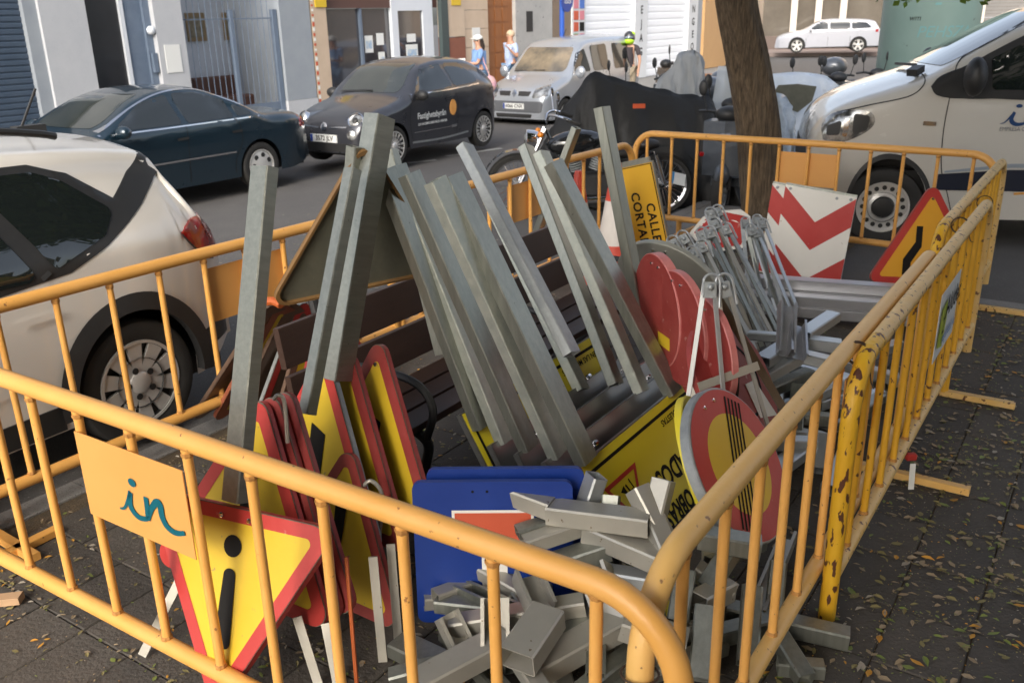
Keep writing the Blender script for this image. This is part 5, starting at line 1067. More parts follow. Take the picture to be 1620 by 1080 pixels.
# ================================================================== BARRIERS
ZT, ZB = .97, .178
weld = mat('weld_rust', (.30,.13,.04), .7, 0, (.62,.30,.07), 60, .5)
wire = mat('binding_wire', (.07,.045,.03), .6, .5)
def barrier(label, a, b, m, i0=.2, pitch=.257, feet=(.35,), m_end=None, mrail=None, r=.030, lean=0, legs=(0,1), skip=()):
    a = V((a[0], a[1], 0)); b = V((b[0], b[1], 0)); d = (b-a).normalized(); L = (b-a).length; q = V((-d.y, d.x, 0)); R_ = .2
    t = thing('crowd_barrier', label, 'barrier', a, atan2(d.y, d.x), 'crowd barriers fencing the stored signs')
    def path(s0, s1): return [a+d*s+ZV*z for s, z in s0]
    cA = [(R_-R_*sin(w_), ZT-R_+R_*cos(w_)) for w_ in [pi/2*k/9 for k in range(9, -1, -1)]]
    cB = [(L-R_+R_*sin(w_), ZT-R_+R_*cos(w_)) for w_ in [pi/2*k/9 for k in range(0, 10)]]
    if m_end is None:
        mb = MB(); mb.tube([a+d*s+ZV*z for s, z in [(0,0),(0,ZB)]+cA+[(L*.5,ZT+.004)]+cB+[(L,ZB),(L,0)]], r, 16); mb.build('top_rail', mrail or m, t, smooth=True)
    else:
        mb = MB(); mb.tube([a+d*s+ZV*z for s, z in [(0,0),(0,ZB),(0,.4),(0,.6)]+cA+[(.3,ZT)]], r, 16); mb.build('end_post', m_end, t, smooth=True)
        mb = MB(); mb.tube([a+d*s+ZV*z for s, z in [(.295,ZT),(L*.5,ZT+.004)]+cB+[(L,ZB),(L,0)]], r, 16); mb.build('top_rail', mrail or m, t, smooth=True)
    mb = MB(); mb.tube([a+d*.02+ZV*ZB, b-d*.02+ZV*ZB], r*.93, 14); mb.build('bottom_rail', mrail or m, t, smooth=True)
    s = i0; k = 0
    while s < L-.08:
        zt = ZT-.01
        if s < R_: zt = ZT-R_+sqrt(max(0, R_**2-(R_-s)**2))
        if L-s < R_: zt = ZT-R_+sqrt(max(0, R_**2-(R_-(L-s))**2))
        j = random.uniform(-.003,.003); mb = MB(); mb.tube([a+d*(s+j)+ZV*(ZB), a+d*(s+j)+ZV*(ZB+.03), a+d*s+ZV*(zt-.05), a+d*s+ZV*(zt-.005)], [.0165,.0145,.0145,.017], 10); mb.lathe([(.0152,-.012),(.019,-.004),(.0185,.004)], a+d*s+ZV*(zt-r*.9), ZV, 8, 1); mb.lathe([(.0185,-.004),(.019,.003),(.0152,.010)], a+d*(s+j)+ZV*(ZB+r*.95), ZV, 8, 1); mb.build('bar', [m, weld], t, smooth=True); s += pitch
    for f in feet:
        mb = MB(); c_ = a+d*f; mb.beam(c_-q*.36+ZV*.02, c_+q*.36+ZV*.02, .045, .035, ch=.15); mb.build('foot', mrail or m, t)
        if abs(f) > .05 and abs(L-f) > .05: mb = MB(); mb.tube([c_+ZV*.03, c_+ZV*(ZB-.01)], .026, 10); mb.build('foot_leg', m, t)
    t['_a'] = [a.x, a.y, d.x, d.y, L]; return t, a, d, q
def sheet(t, a, d, q, s0, s1, z0, z1, m, off=.022, name='plate'):
    mb = MB(); mb.prism([a+d*s0+q*off+ZV*z0, a+d*s1+q*off+ZV*z0, a+d*s1+q*off+ZV*z1, a+d*s0+q*off+ZV*z1], q*.003); return mb.build(name, m, t)
dF = V((cos(-.576), sin(-.576), 0)); aF = V((-1.777, 2.819, 0))-dF*(.257*3+.2)
tF, a, d, q = barrier('orange crowd barrier nearest the camera with the teal logo plate', aF, aF+dF*(.257*12+.39), bora, feet=(.5,3.0))
sF = .2+.257*3
pl = sheet(tF, a, d, q, sF+.257*2, sF+.257*4-.005, .595, .885, plate_or, -.022)
for pts, wd in in_logo():
    k_ = .20; vs, fs = stroke([(x*k_, y*k_) for x, y in pts], [w__*k_*1.05+.004 for w__ in wd] if isinstance(wd, list) else wd*k_+.004)
    mb = MB(); o_ = a+d*(sF+.257*2+.30)+ZV*.665-q*.0255; mb.add([o_+d*x+ZV*y for x, y in vs], fs); mb.build('logo', teal, pl)
mb = MB(); mb.add([o_+d*(-.185*.2+.018*cos(w_))+ZV*(.58*.2+.014*sin(w_)) for w_ in np.linspace(0, 2*pi, 17)[:-1]], [tuple(range(16))]); mb.build('logo_dot', teal, pl)
tR, a, d, q = barrier('orange crowd barrier with sky-lit rails along the right side starting at the front corner', sn(1.42,.65), sn(4.62,.65), bora, i0=.21, feet=(.55,2.65), mrail=bpal)
sheet(tR, a, d, q, 1.51, 1.90, .60, .89, plate_or, -.022)
R1A = a
tR2, a, d, q = barrier('ochre crowd barrier with a badly rusted bent end, middle of the right side', sn(2.86,.586), sn(6.03,.586), byel, i0=.19, feet=(2.34,), m_end=rust, mrail=bpal2)
p2_ = sheet(tR2, a, d, q, 1.55, 2.10, .46, .80, platew, -.024)
p2_['label'] = 'white advert plate with green logo and blue lettering'
cR = lambda s, z: a+d*s+ZV*z-q*.029
mb = MB(); mb.prism([cR(1.58,.53), cR(1.72,.50), cR(1.76,.64), cR(1.72,.74), cR(1.60,.72)], -q*.001); mb.build('logo_patch', mat('logo_lime', (.42,.50,.03), .5), p2_)
lettering('Aludec', .15, cR(1.90,.70), d, ZV, sblk, p2_, .004, .003); lettering('seguridad vial', .07, cR(1.86,.55), d, ZV, mat('print_blue', (.08,.2,.45), .5), p2_, .004, .001); lettering('2', .12, cR(1.67,.62), d, ZV, sblk, p2_, .004)
tR3, a, d, q = barrier('weathered yellow crowd barrier at the far end of the right side', sn(4.98,.70), sn(7.72,.70), byel, i0=.2, pitch=.21, feet=(2.0,), m_end=rust, mrail=bpal2)
dK = V((cos(-.641), sin(-.641), 0)); aK = V((1.555,8.634,0))-dK*(.26+.13)
tK, a, d, q = barrier('orange crowd barrier closing the far end in front of the tree', aK, aK+dK*(.261*12+.05), bora, i0=.13, pitch=.2612, feet=(.5,2.6))
sheet(tK, a, d, q, .13+.2612*5+.01, .13+.2612*7-.01, .60, .885, plate_or, .022)
dL = V((cos(.952), sin(.952), 0)); eL = V((1.115,8.115,0))
tL2, a, d, q = barrier('orange crowd barrier on the street side behind the bench', eL-dL*3.16, eL, bora, i0=.2, pitch=.2632, feet=(.5,2.6))
sheet(tL2, a, d, q, 1.25, 1.77, .60, .885, plate_or, .022)
s1_ = eL-dL*3.22; tL1, a, d, q = barrier('orange crowd barrier beside the white hatchback with a blank plate', s1_-dL*3.1, s1_, bora, i0=.2, feet=(.5,2.6))
# index the bars of L1 so they fall where they are seen
g3 = V((-2.224,3.827,0))+dL*(.2632*3); s3 = (g3-a).dot(d); k3 = round((s3-.2)/.257)*.257+.2
sheet(tL1, a, d, q, k3, k3+.257*2, .60, .885, plate_or, .022)
def tie(label, c, r, ax, n=2, ends=()):
    mb = MB(); ax = V(ax).normalized(); x = ax.cross(ZV).normalized() if abs(ax.z) < .9 else V((1,0,0)); y = ax.cross(x)
    for k in range(n): mb.tube([V(c)+ax*(k*.012-.006)+(x*cos(w_)+y*sin(w_))*r for w_ in [2*pi*i/20 for i in range(20)]], .003, 5, closed=True)
    for e in ends: mb.tube(catm([V(c)+x*r, (V(c)+x*r).lerp(V(e), .5)-ZV*.03, V(e)], 5), .0025, 5)
    return single(mb, 'wire_tie', wire, label, 'wire', 'wire ties joining the barriers')
fe = aF+dF*(.257*12+.39)
tie('rusty wire wound round the two front posts near the camera', fe+ZV*.70, .040, ZV, 2, [V(R1A)+ZV*.78, V(R1A)+ZV*.73]); tie('rusty wire loop round the right of the two front posts', V(R1A)+ZV*.76, .040, (.1,.1,1), 1)
tie('wire tying the pale rail to the rusted bend', sn(3.02,.62,.96), .040, SV, 2, [sn(3.0,.55,.85)]); tie('wire tie on the right rail near the far corner', sn(5.2,.63,.97), .042, SV, 2, [sn(5.15,.55,.9)]); tie('wire tie high on the far right rail', sn(5.9,.60,.97), .042, SV, 1)
mb = MB(); mb.tube(catm([sn(7.70,.60,.72), sn(7.70,.52,.73), sn(7.70,.47,.71), sn(7.70,.47,.60)],4), .010, 6); single(mb, 'hook', bora, 'bent hook sticking out of the far right barrier post', 'hook')
p_ = at(1441,722,z=.12); mb = MB(); mb.box(p_, (.05,.03,.035)); mb.v = [v for v in mb.v]; single(mb, 'red_tag', sred, 'small red plastic tag hanging under the ochre barrier', 'tag', bevel=.006)
p_ = at(1441,755,z=.06); mb = MB(); mb.prism([p_+V((-.012,0,.07)), p_+V((.014,0,.07)), p_+V((.012,-.02,-.05)), p_+V((-.014,-.02,-.05))], (0,.002,0)); single(mb, 'paper_strip', platew, 'crumpled white tape strip hanging by the foot of the ochre barrier', 'tape')
# ================================================================== BENCH
wood = mat('bench_wood', (.035,.018,.013), .5, 0, (.06,.032,.022), 5, .6, .1, 40, stretch=(1,6,6))
bn = thing('park_bench', 'dark brown slatted street bench half buried behind the leaning posts', 'bench', sn(2.45,2.4,0), SA)
for z, n, h_ in ((.76,2.80,.18),(.555,2.76,.17)): mb = MB(); mb.beam(sn(2.40,n,z), sn(5.02,n,z), .035, h_, ZV+NV*.15, ch=.06); mb.build('backrest_plank', wood, bn)
for n in (2.32,2.46,2.60): mb = MB(); mb.beam(sn(2.42,n,.43), sn(5.0,n,.43), .12, .035, ch=.08); mb.build('seat_plank', wood, bn)
for s in (2.66,3.7,4.82):
    mb = MB(); mb.tube(catm([sn(s,2.85,.9), sn(s,2.78,.6), sn(s,2.72,.42), sn(s,2.6,.22), sn(s,2.8,0)],6), .022, 8); mb.tube(catm([sn(s,2.72,.41), sn(s,2.4,.41), sn(s,2.24,.36), sn(s,2.26,.2), sn(s,2.2,0)],6), .022, 8); mb.tube(catm([sn(s,2.78,.62), sn(s,2.5,.64), sn(s,2.28,.62), sn(s,2.2,.52), sn(s,2.24,.38)],6), .018, 8); mb.build('leg', iron, bn, smooth=True)
# ================================================================== SIGNS
def tri(name, label, cor, apex, back=None, face=None, edge=None, symbol='!', flip=False, th=.022, brd=.098, r=.05, group=None, cat='road sign'):
    cor = [V(c) for c in cor]; cen = (cor[0]+cor[1]+cor[2])/3; up = (cor[apex]-cen).normalized(); oth = [cor[i] for i in range(3) if i != apex]; X = (oth[1]-oth[0]).normalized(); Z = X.cross(up).normalized()
    if (Z.dot(CO-cen) < 0) != flip: Z = -Z; X = -X
    X = up.cross(Z).normalized(); L = (cor[0]-cor[1]).length; R_ = L/sqrt(3); M = Matrix.Translation(cen) @ Matrix((X, up, Z)).transposed().to_4x4()
    t = thing(name, label, cat, M=M, group=group); t2 = [(R_*sin(2*pi*k/3), R_*cos(2*pi*k/3)) for k in (0, 2, 1)]
    out = rounded(t2, r, 6); mb = MB(); mb.prism([(x, y, 0) for x, y in out], (0,0,-.004), 0); n = len(out)
    inn = [(x*.93, y*.93) for x, y in out]; o = len(mb.v)
    mb.add([(x, y, .001) for x, y in out]+[(x, y, -th) for x, y in out]+[(x*.955, y*.955, -th) for x, y in out]+[(x*.955, y*.955, -.004) for x, y in out], [(a_*n+i, a_*n+(i+1) % n, ((a_+1))*n+(i+1) % n, (a_+1)*n+i) for a_ in range(3) for i in range(n)], 1)
    mb.build('panel', [back or dark_back, edge or sred], t, world=False)
    mb = MB(); ring = rounded(t2, r, 6); i2 = rounded([(x*(1-brd*2.1), y*(1-brd*2.1)) for x, y in t2], r*.35, 6); m_ = len(ring)
    mb.add([(x*.992, y*.992, .0035) for x, y in ring]+[(x, y, .0035) for x, y in i2], [(i, (i+1) % m_, m_+(i+1) % m_, m_+i) for i in range(m_)]); mb.build('border', edge if (edge and edge is not zinc) else sred, t, world=False)
    if face is not False:
        mb = MB(); mb.add([(x*1.01, y*1.01, .002) for x, y in i2], [tuple(range(m_))]); mb.build('face', face or syel, t, world=False)
    k = L/.8; zz = .005
    if symbol == '!':
        mb = MB(); mb.add([(x*k, y*k, zz) for x, y in rounded([(-.034,.235),(.034,.235),(.024,-.03),(-.024,-.03)], .022, 5)], [tuple(range(24))]); mb.build('exclamation_bar', sblk, t, world=False)
        mb = MB(); mb.add([(.037*k*cos(a_), (-.105+.037*sin(a_))*k, zz) for a_ in np.linspace(0,2*pi,21)[:-1]], [tuple(range(20))]); mb.build('exclamation_dot', sblk, t, world=False)
    if symbol == 'narrow':
        for pg in ([(-.085,.15),(-.045,.15),(-.045,.02),(-.105,-.08),(-.105,-.16),(-.155,-.16),(-.155,-.06),(-.085,.05)], [(.035,.15),(.075,.15),(.075,.05),(.075,-.16),(.03,-.16),(.035,.02)]):
            mb = MB(); mb.add([(x*k*1.05, y*k*1.05, zz) for x, y in pg], [tuple(range(len(pg)))]); mb.build('symbol', sblk, t, world=False)
    if symbol == 'bend':
        mb = MB(); mb.add([(x*k, y*k, zz) for x, y in [(-.03,.16),(.05,.13),(.03,-.12),(-.05,-.12)]], [(0,1,2,3)]); mb.build('symbol', sblk, t, world=False)
    for q_ in ((-.055,-R_*.5*1.0+.03),(.055,-R_*.5+.03)) if symbol == '!' else ((0, R_-.13),):
        mb = MB(); mb.lathe([(.009,0),(.009,.008),(.005,.012),(0,.012)], (q_[0], q_[1], .003), ZV, 8); mb.build('bolt', chrome, t, world=False)
    t['_L'] = L; return t
def shift(c, v): return [V(x)+V(v) for x in c]
Ti = [(-1.202,2.610,.634),(-.522,2.295,.653),(-.949,2.230,.039)]
ti = tri('warning_sign', 'front yellow and red danger triangle standing upside down on its point', Ti, 2, th=.03)
def post(pt, pb, w_, h_, up, parent=None, m=galv, open_side=False, name='post', **k):
    mb = MB(); mb.hollow(pb, pt, w_, h_, .004, up, 0, open_side); o = mb.build(name, m, parent); return o
post(at(419,264,y=2.82), at(372,792,y=2.50)-ZV*.0, .078, .050, -SV, ti); 
T2 = [(-.852,2.81,.899),(-1.344,2.844,.206),(-.604,2.429,.18)]
t2_ = tri('warning_sign', 'second yellow triangle point upward right behind the front danger sign', T2, 0, edge=sred)
t3_ = tri('warning_sign', 'faded red triangle edge just behind the second triangle', shift(T2, (.038,.03,.0)), 0, edge=dred)
t4_ = tri('warning_sign', 'third faded red rim from the left in the stacked triangles', shift(T2, (.078,.055,.008)), 0, edge=dred)
T7 = [(-.720,3.236,.905),(-1.128,3.342,.167),(-.483,2.791,.221)]
t5_ = tri('warning_sign', 'triangle with grey steel rim and yellow face in the middle of the stack', T7, 0, edge=zinc, symbol='bend')
post(at(558,268,y=3.30), at(486,655,y=2.92), .05, .05, -SV, t4_); post(at(601,184,y=3.48), at(533,600,y=3.20), .075, .10, -SV, t5_)
t6_ = tri('warning_sign', 'red rimmed triangle directly right of the grey rimmed one', shift(T7, (.09,.04,-.02)), 0, edge=dred, symbol='bend')
t7_ = tri('warning_sign', 'rightmost faded pink red triangle of the left stack', shift(T7, (.20,.10,.0)), 0, edge=dred, symbol='bend')
t8_ = tri('warning_sign', 'low yellow triangle showing below the stacked rims', [(-.60,2.98,.62),(-.98,3.02,.02),(-.42,2.62,.02)], 0, edge=dred)
# chrome loop and legs of the portable stands under the stack
def bar(mb, p, q_, w_=.028, h_=.006, up=None): mb.beam(p, q_, w_, h_, up if up is not None else -CF)
for lb, segs in (('pale grey stand leg splayed left under the front danger sign', [((290,905),(225,1036))]), ('grey flat steel stand leg right of the front danger sign', [((470,975),(505,1085))]), ('thin grey stand leg behind the front sign', [((515,985),(535,1085))]), ('grey stand leg under the rightmost triangles', [((590,880),(606,1046))]), ('darker stand leg beside the blue signs', [((618,860),(630,1010))])):
    mb = MB()
    for (x0,y0),(x1,y1) in segs: b1_ = at(x1,y1,z=.015); bar(mb, at(x0,y0,y=b1_.y+.08), b1_, .030, .008)
    single(mb, 'stand_strut', galv2, lb, 'sign stand')
mb = MB(); b1_ = at(565,1090,z=.01); mb.tube([at(548,880,y=b1_.y+.12), b1_], .007, 6); single(mb, 'orange_rod', mat('orange_rust', (.45,.10,.02), .6), 'thin orange rod standing between the stand legs', 'rod')
mb = MB(); mb.tube(catm([at(572,772,y=2.9), at(586,760,y=2.9), at(602,775,y=2.9), at(604,800,y=2.9), at(598,870,y=2.88)],5), .008, 8); mb.tube(catm([at(433,632,y=2.72), at(440,625,y=2.72), at(450,636,y=2.72), at(455,700,y=2.7)],5), .007, 8)
o = single(mb, 'stand_hook', galv2, 'bent steel hooks of folding stands between the red triangles', 'hook'); 
# big triangle seen from behind
tg = tri('warning_sign', 'large triangle seen from its dark back resting on the bench end', [(-.534,3.390,1.654),(-.980,3.421,.991),(-.284,3.815,1.024)], 0, flip=True, symbol=None, edge=mat('orange_lit_edge', (.26,.15,.05), .45, .1, (.17,.09,.04), 8, .6), r=.05)  # orange light on the side edge is put into the edge colour
mb = MB(); mb.hollow(at(560,232,y=3.40), at(556,285,y=3.40), .05, .04, .003, SV); mb.build('post_stub', galv, tg)
# stack of edge-on triangles at the left end of the bench
cols_ = ['outermost', 'second', 'third', 'fourth', 'fifth', 'innermost']
for k in range(6):
    A_ = at(300+33*k, 672+2*k, z=.03); B_ = at(425+17*k, 478-3*k, z=.80-.02*k); c3 = (A_+B_)/2+(SV*.68+NV*.06-ZV*.02)
    L_ = (B_-A_).length; n_ = (B_-A_).normalized(); side = (SV-n_*SV.dot(n_)).normalized(); c3 = (A_+B_)/2+side*L_*.866
    tri('warning_sign', cols_[k]+' of the brown backed triangles leaning on the left bench end', [A_, B_, c3], 2, back=brown_back, edge=[brown_back, mat('rust_red', (.24,.06,.03), .5, 0, (.30,.10,.05), 8, .6), brown_back, zinc, brown_back, dred][k], face=[brown_back, syel, brown_back, brown_back, syel, brown_back][k], symbol=None, group=None)
mb = MB(); mb.tube(catm([at(418,478,z=.84), at(432,476,z=.85), at(445,482,z=.84)],4), .02, 8); single(mb, 'orange_clip', mat('orange_rust', (.45,.10,.02), .6), 'orange plastic clip above the brown stack', 'clip')
# right hand triangle (road narrows)
Tn = [(2.987,6.29,.916),(2.518,6.13,.226),(3.366,6.085,.182)]
tn = tri('warning_sign', 'orange and red road narrows triangle standing at the far right', Tn, 0, face=mat('sign_orange', (.70,.33,.02), .45, 0, (.74,.37,.03), 4, .7), symbol='narrow')
mb = MB(); mb.beam(at(1408,470,y=6.2), at(1393,512,y=6.25)-ZV*.05, .025, .008, -CF); mb.beam(at(1500,470,y=6.2), at(1505,560,y=6.1), .025, .008, -CF); mb.build('leg', sred, tn)
b_ = at(1548,500,z=.0); tri('warning_sign', 'red corner of another triangle poking out under the far barrier', shift([(0,0,.05),(-.7,-.1,.05),(-.3,-.35,.5)], b_), 0, symbol=None)
# blue dead-end signs
def bluesign(label, off, sym=True):
    bl = at(662,984,z=.02)+V(off); br_ = at(902,984,z=.02)+V(off)+V((.02,0,0)); X = (br_-bl).normalized(); W = .555; tl = V((0,.10,1)).normalized()
    M = Matrix.Translation(bl) @ Matrix((X, tl, X.cross(tl))).transposed().to_4x4(); t = thing('dead_end_sign', label, 'road sign', M=M)
    o = rounded([(0,0),(W,0),(W,.54),(0,.54)], .03, 5); mb = MB(); mb.prism([(x,y,0) for x,y in o], (0,0,-.025)); mb.build('panel', sblu, t, world=False)
    if sym:
        for nm, x0, x1, y0, y1, m_, z in (('symbol_bar',.135,.42,.305,.435,swht,.0015),('symbol_stem',.235,.325,.10,.31,swht,.0016),('symbol_red',.145,.41,.315,.425,sora,.003)): mb = MB(); mb.prism([(x0,y0,z-.001),(x1,y0,z-.001),(x1,y1,z-.001),(x0,y1,z-.001)], (0,0,.001)); mb.build(nm, m_, t, world=False)
        for x in (.21,.26): mb = MB(); mb.lathe([(.005,0),(0,.0)], (x,.505,.002), ZV, 10); mb.build('hole', sblk, t, world=False)
    return t
bluesign('front blue dead end sign with white T and brick red bar', (0,0,0)); bluesign('second blue sign just behind, showing only its top and right edge', (.045,.07,.012), False)
# ---------------------------------------------------------------- works notices with two posts each
tops_l = [(713,279),(688,285),(647,275),(626,263),(609,268)]; bot_l = [(925,722),(880,712),(834,702),(797,691),(760,668)]
tops_r = [(875,257),(856,242),(832,233),(735,231),None]; bot_r = [(1062,616),(1013,614),(972,602),(918,612),None]
lab_n = ['front yellow works notice standing upside down on two long posts','second works notice with bare metal back right behind the yellow one','third works notice in the leaning row, middle of five','fourth works notice in the leaning row','rearmost works notice with yellow corners showing at both ends']
for k in range(5):
    n0 = 1.54+.135*k; s0, s1 = 2.70+.005*k, 3.87+.02*k; zt = .40 if k < 4 else .50
    if k == 4: n0 -= .04
    org = sn(s0, n0-.24, 0); Yv = (NV*.24+ZV*.40).normalized(); X = SV.copy(); Zv = X.cross(Yv); Hh = .467*zt/.40
    # readable face looks towards -N: its own left-right runs along -S, up is -Y because it stands on its head
    t = thing('works_notice', lab_n[k], 'notice board', org, SA)
    P = lambda u, v, z=0: org+SV*u+Yv*v+(-NV*.857+ZV*.515)*z
    Wd = s1-s0; mb = MB(); mb.prism([P(0,0), P(Wd,0), P(Wd,Hh), P(0,Hh)], (NV*.857-ZV*.515)*.004, 0); mb.prism([P(0,Hh-.004), P(Wd,Hh-.004), P(Wd,Hh), P(0,Hh)], (NV*.857-ZV*.515)*.03); mb.prism([P(0,0), P(.004,0), P(.004,Hh-.005), P(0,Hh-.005)], (NV*.857-ZV*.515)*.03)
    mb.prism([P(Wd-.004,0), P(Wd,0), P(Wd,Hh-.005), P(Wd-.004,Hh-.005)], (NV*.857-ZV*.515)*.03); mb.build('panel', mat('panel_sheet', (.30,.31,.31), .30, .85, (.38,.38,.37), 1.5, .8), t)
    mb = MB(); mb.prism([P(.004,.004,.001), P(Wd-.004,.004,.001), P(Wd-.004,Hh-.004,.001), P(.004,Hh-.004,.001)], (-NV*.857+ZV*.515)*.001); (mb.build('face', lyel, t) if k in (0,4) else 0)
    mb = MB(); z = .0035
    for u0,v0,u1,v1 in ((.04,Hh-.055,Wd-.03,Hh-.04),(.03,.03,.045,Hh-.04),(Wd-.045,.03,Wd-.03,Hh-.056)): mb.add([P(u0,v0,z), P(u1,v0,z), P(u1,v1,z), P(u0,v1,z)], [(0,1,2,3)])
    if k in (0,4): mb.build('black_line', sblk, t, kind='stuff')
    nx = -SV; ny = -Yv
    if k in (0, 4):
        lettering('DISCULPEN LAS MOLESTAS', .040, P(Wd-.23,Hh-.085,z), nx, ny, sblk, t, .001, .0008)
        mb = MB(); mb.add([P(.055,Hh-.10,z), P(.12,Hh-.10,z), P(.12,Hh-.062,z), P(.055,Hh-.062,z)], [(0,1,2,3)]); mb.build('blue_logo', mat('sticker_blue', (.05,.28,.5), .5, 0, (.12,.4,.55), 20, .5), t)
    if k == 0:
        lettering('CORTADOS', .13, P(Wd-.42,.195,z), nx, ny, sblk, t, .001, .004, sx=.8); lettering('CALLE EN OBRAS', .12, P(Wd-.44,.045,z), nx, ny, sblk, t, .001, .004, sx=.7)
        tc = (.245,.25); tp_ = [(tc[0]+.16*sin(2*pi*i/3+pi), tc[1]+.165*cos(2*pi*i/3+pi)) for i in range(3)]; ti_ = [(tc[0]+(x-tc[0])*.78, tc[1]+(y-tc[1])*.78) for x, y in tp_]
        mb = MB(); mb.add([P(x,y,z) for x,y in tp_+ti_], [(0,1,4,3),(1,2,5,4),(2,0,3,5)]); mb.build('red_triangle', sred, t)
        mb = MB()
        for pg in ([(.20,.275),(.245,.245),(.235,.29)], [(.27,.22),(.28,.22),(.255,.29),(.245,.285)], [(.295,.24),(.303,.243),(.29,.30),(.282,.297)], [(.24,.235),(.29,.25),(.288,.258),(.24,.245)]): mb.add([P(x,y,z) for x,y in pg], [tuple(range(len(pg)))])
        mb.build('digging_symbol', sblk, t, kind='stuff')
    zl = 1.5
    for tp_, bt in ((tops_l[k], bot_l[k]), (tops_r[k], bot_r[k])):
        if tp_ is None: continue
        A_ = at(*tp_, z=zl if tp_[0] < 730 else 1.43); nb = n0+.0; B_ = at(*bt, n=nb); dd_ = (A_-B_).normalized()
        w_, h_ = (.10,.052) if k == 0 else (.088,.05)
        post(A_, B_-dd_*.02, w_, h_, NV, t, galv if k % 2 == 0 else mat('galvanised_green', (.30,.33,.30), .45, .6, (.47,.48,.42), 20, .6, .12, 60))
        mb = MB(); bp_ = B_-SV*.0+dd_*.04-NV*.03+SV*.055; mb.lathe([(.012,0),(.012,.02),(.006,.03),(0,.03)], bp_, SV, 8); mb.build('bolt', chrome, t)
# single posts
def spost(label, pt, yt, pb, yb, w_, h_, up=-SV, m=galv, open_side=False, name='sign_post', cat='post'):
    A_ = at(*pt, y=yt); B_ = at(*pb, y=yb); mb = MB(); mb.hollow(B_, A_, w_, h_, .004, up, 0, open_side); return single(mb, name, m, label, cat)
spost('tall pale galvanised post leaning left beside the traffic cone', (952,170), 4.45, (1018,520), 4.25, .085, .052, NV)
spost('short galvanised post leaning right over the street side barrier', (912,202), 6.9, (838,400), 7.0, .05, .085, -SV)
spost('slim post end showing behind the tallest pair of posts', (618,238), 3.9, (700,560), 3.6, .05, .05, NV)
spost('long dark galvanised post leaning behind the front ones', (735,232), 3.9, (905,560), 3.35, .08, .046, NV, zinc)
# ================================================================== REST OF THE STORED MATERIAL
def disc(label, px, d, r, ang, ratio, side, back=dred, rim=dred, face=None, th=.03, name='round_sign'):
    """round plate: projected major axis at ang (image degrees, y down), minor/major = ratio, face turned towards side (+1 right, -1 left)"""
    c = at(*px, d=d); v = (CO-c).normalized(); xr = ZV.cross(v).normalized(); yu = v.cross(xr)
    a_ = radians(ang); mn = (xr*sin(a_)+yu*cos(a_))*side; t_ = math.acos(ratio); Z = (v*cos(t_)+mn*sin(t_)).normalized()
    X = ZV.cross(Z).normalized(); Y = Z.cross(X); M = Matrix.Translation(c) @ Matrix((X, Y, Z)).transposed().to_4x4()
    t = thing(name, label, 'road sign', M=M); mb = MB(); mb.lathe([(0,0),(r*.985,0),(r,-.004),(r,-th),(r*.97,-th),(r*.965,-.006),(0,-.006)], (0,0,0), ZV, 48)
    # 0: face side/back, 1: rim
    k = 7; mb.m = [0 if (j in (0, 5)) else 1 for i in range(48) for j in range(6)]; mb.build('plate', [back, rim], t, smooth=True, world=False, angle=30)
    for q_ in ((.04, r-.05), (-.04, r-.05)): mb = MB(); mb.lathe([(.008,0),(.008,.006),(0,.009)], (q_[0], q_[1], 0), ZV, 8); mb.build('rivet', chrome, t, world=False)
    return t
def ringp(t, r0, r1, m, z, name, n=48):
    mb = MB(); mb.add([(r*cos(2*pi*i/n), r*sin(2*pi*i/n), z) for i in range(n) for r in (r0, r1)], [(2*i,2*i+1,(2*i+3) % (2*n),(2*i+2) % (2*n)) for i in range(n)]); return mb.build(name, m, t, world=False)
gb = mat('grey_green_back', (.30,.30,.26), .5, .4, (.40,.40,.35), 5, .6, .08, 30)
d0 = disc('large round sign seen from its grey green back behind the red discs', (1060,470), 4.95, .36, 40, .62, -1, back=gb, rim=gb)
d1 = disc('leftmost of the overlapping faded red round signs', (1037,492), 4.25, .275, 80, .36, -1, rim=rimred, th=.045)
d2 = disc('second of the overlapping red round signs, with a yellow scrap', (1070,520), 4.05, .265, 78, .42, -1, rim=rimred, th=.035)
mb = MB(); mb.box((-.12,-.10,.004), (.12,.06,.002)); mb.build('yellow_scrap', syel, d2, world=False)
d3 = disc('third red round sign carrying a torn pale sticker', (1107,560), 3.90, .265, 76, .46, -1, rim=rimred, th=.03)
mb = MB(); mb.box((-.05,.04,.004), (.10,.08,.001), Matrix.Rotation(.5,3,'Z')); mb.build('sticker', mat('torn_sticker', (.45,.30,.28), .6, 0, (.3,.1,.09), 40, .4), d3, world=False)
mb = MB(); mb.prism([(-.10,-.24,.003),(.06,-.20,.003),(.03,-.07,.003),(-.03,-.05,.003)], (0,0,.002)); mb.build('white_patch', swht, d3, world=False)
d4 = disc('dark rimmed round sign on edge between two red discs', (1128,575), 4.02, .25, 80, .30, -1, back=sred, rim=blackpl)
d5 = disc('large red round sign leaning behind the folding stand', (1165,600), 3.95, .30, 62, .50, 1)
mb = MB(); mb.prism([(.02,-.20,.003),(.16,-.24,.003),(.13,-.05,.003),(.04,-.04,.003)], (0,0,.002)); mb.build('white_patch', swht, d5, world=False); ringp(d5, .17, .185, sblk, .002, 'dark_ring')
d6 = disc('red round sign upright behind the yellow works notice', (1118,690), 3.72, .17, 80, .22, 1)
d7 = disc('yellow round edge of a sign between the notice and the striped disc', (1122,735), 3.35, .27, 70, .22, 1, back=lyel, rim=lyel)
de = disc('front round yellow sign with red ring and black diagonal stripes', (1171,733), 3.24, .292, 65, .50, 1, back=zinc, rim=zinc, th=.04, name='end_of_restriction_sign')
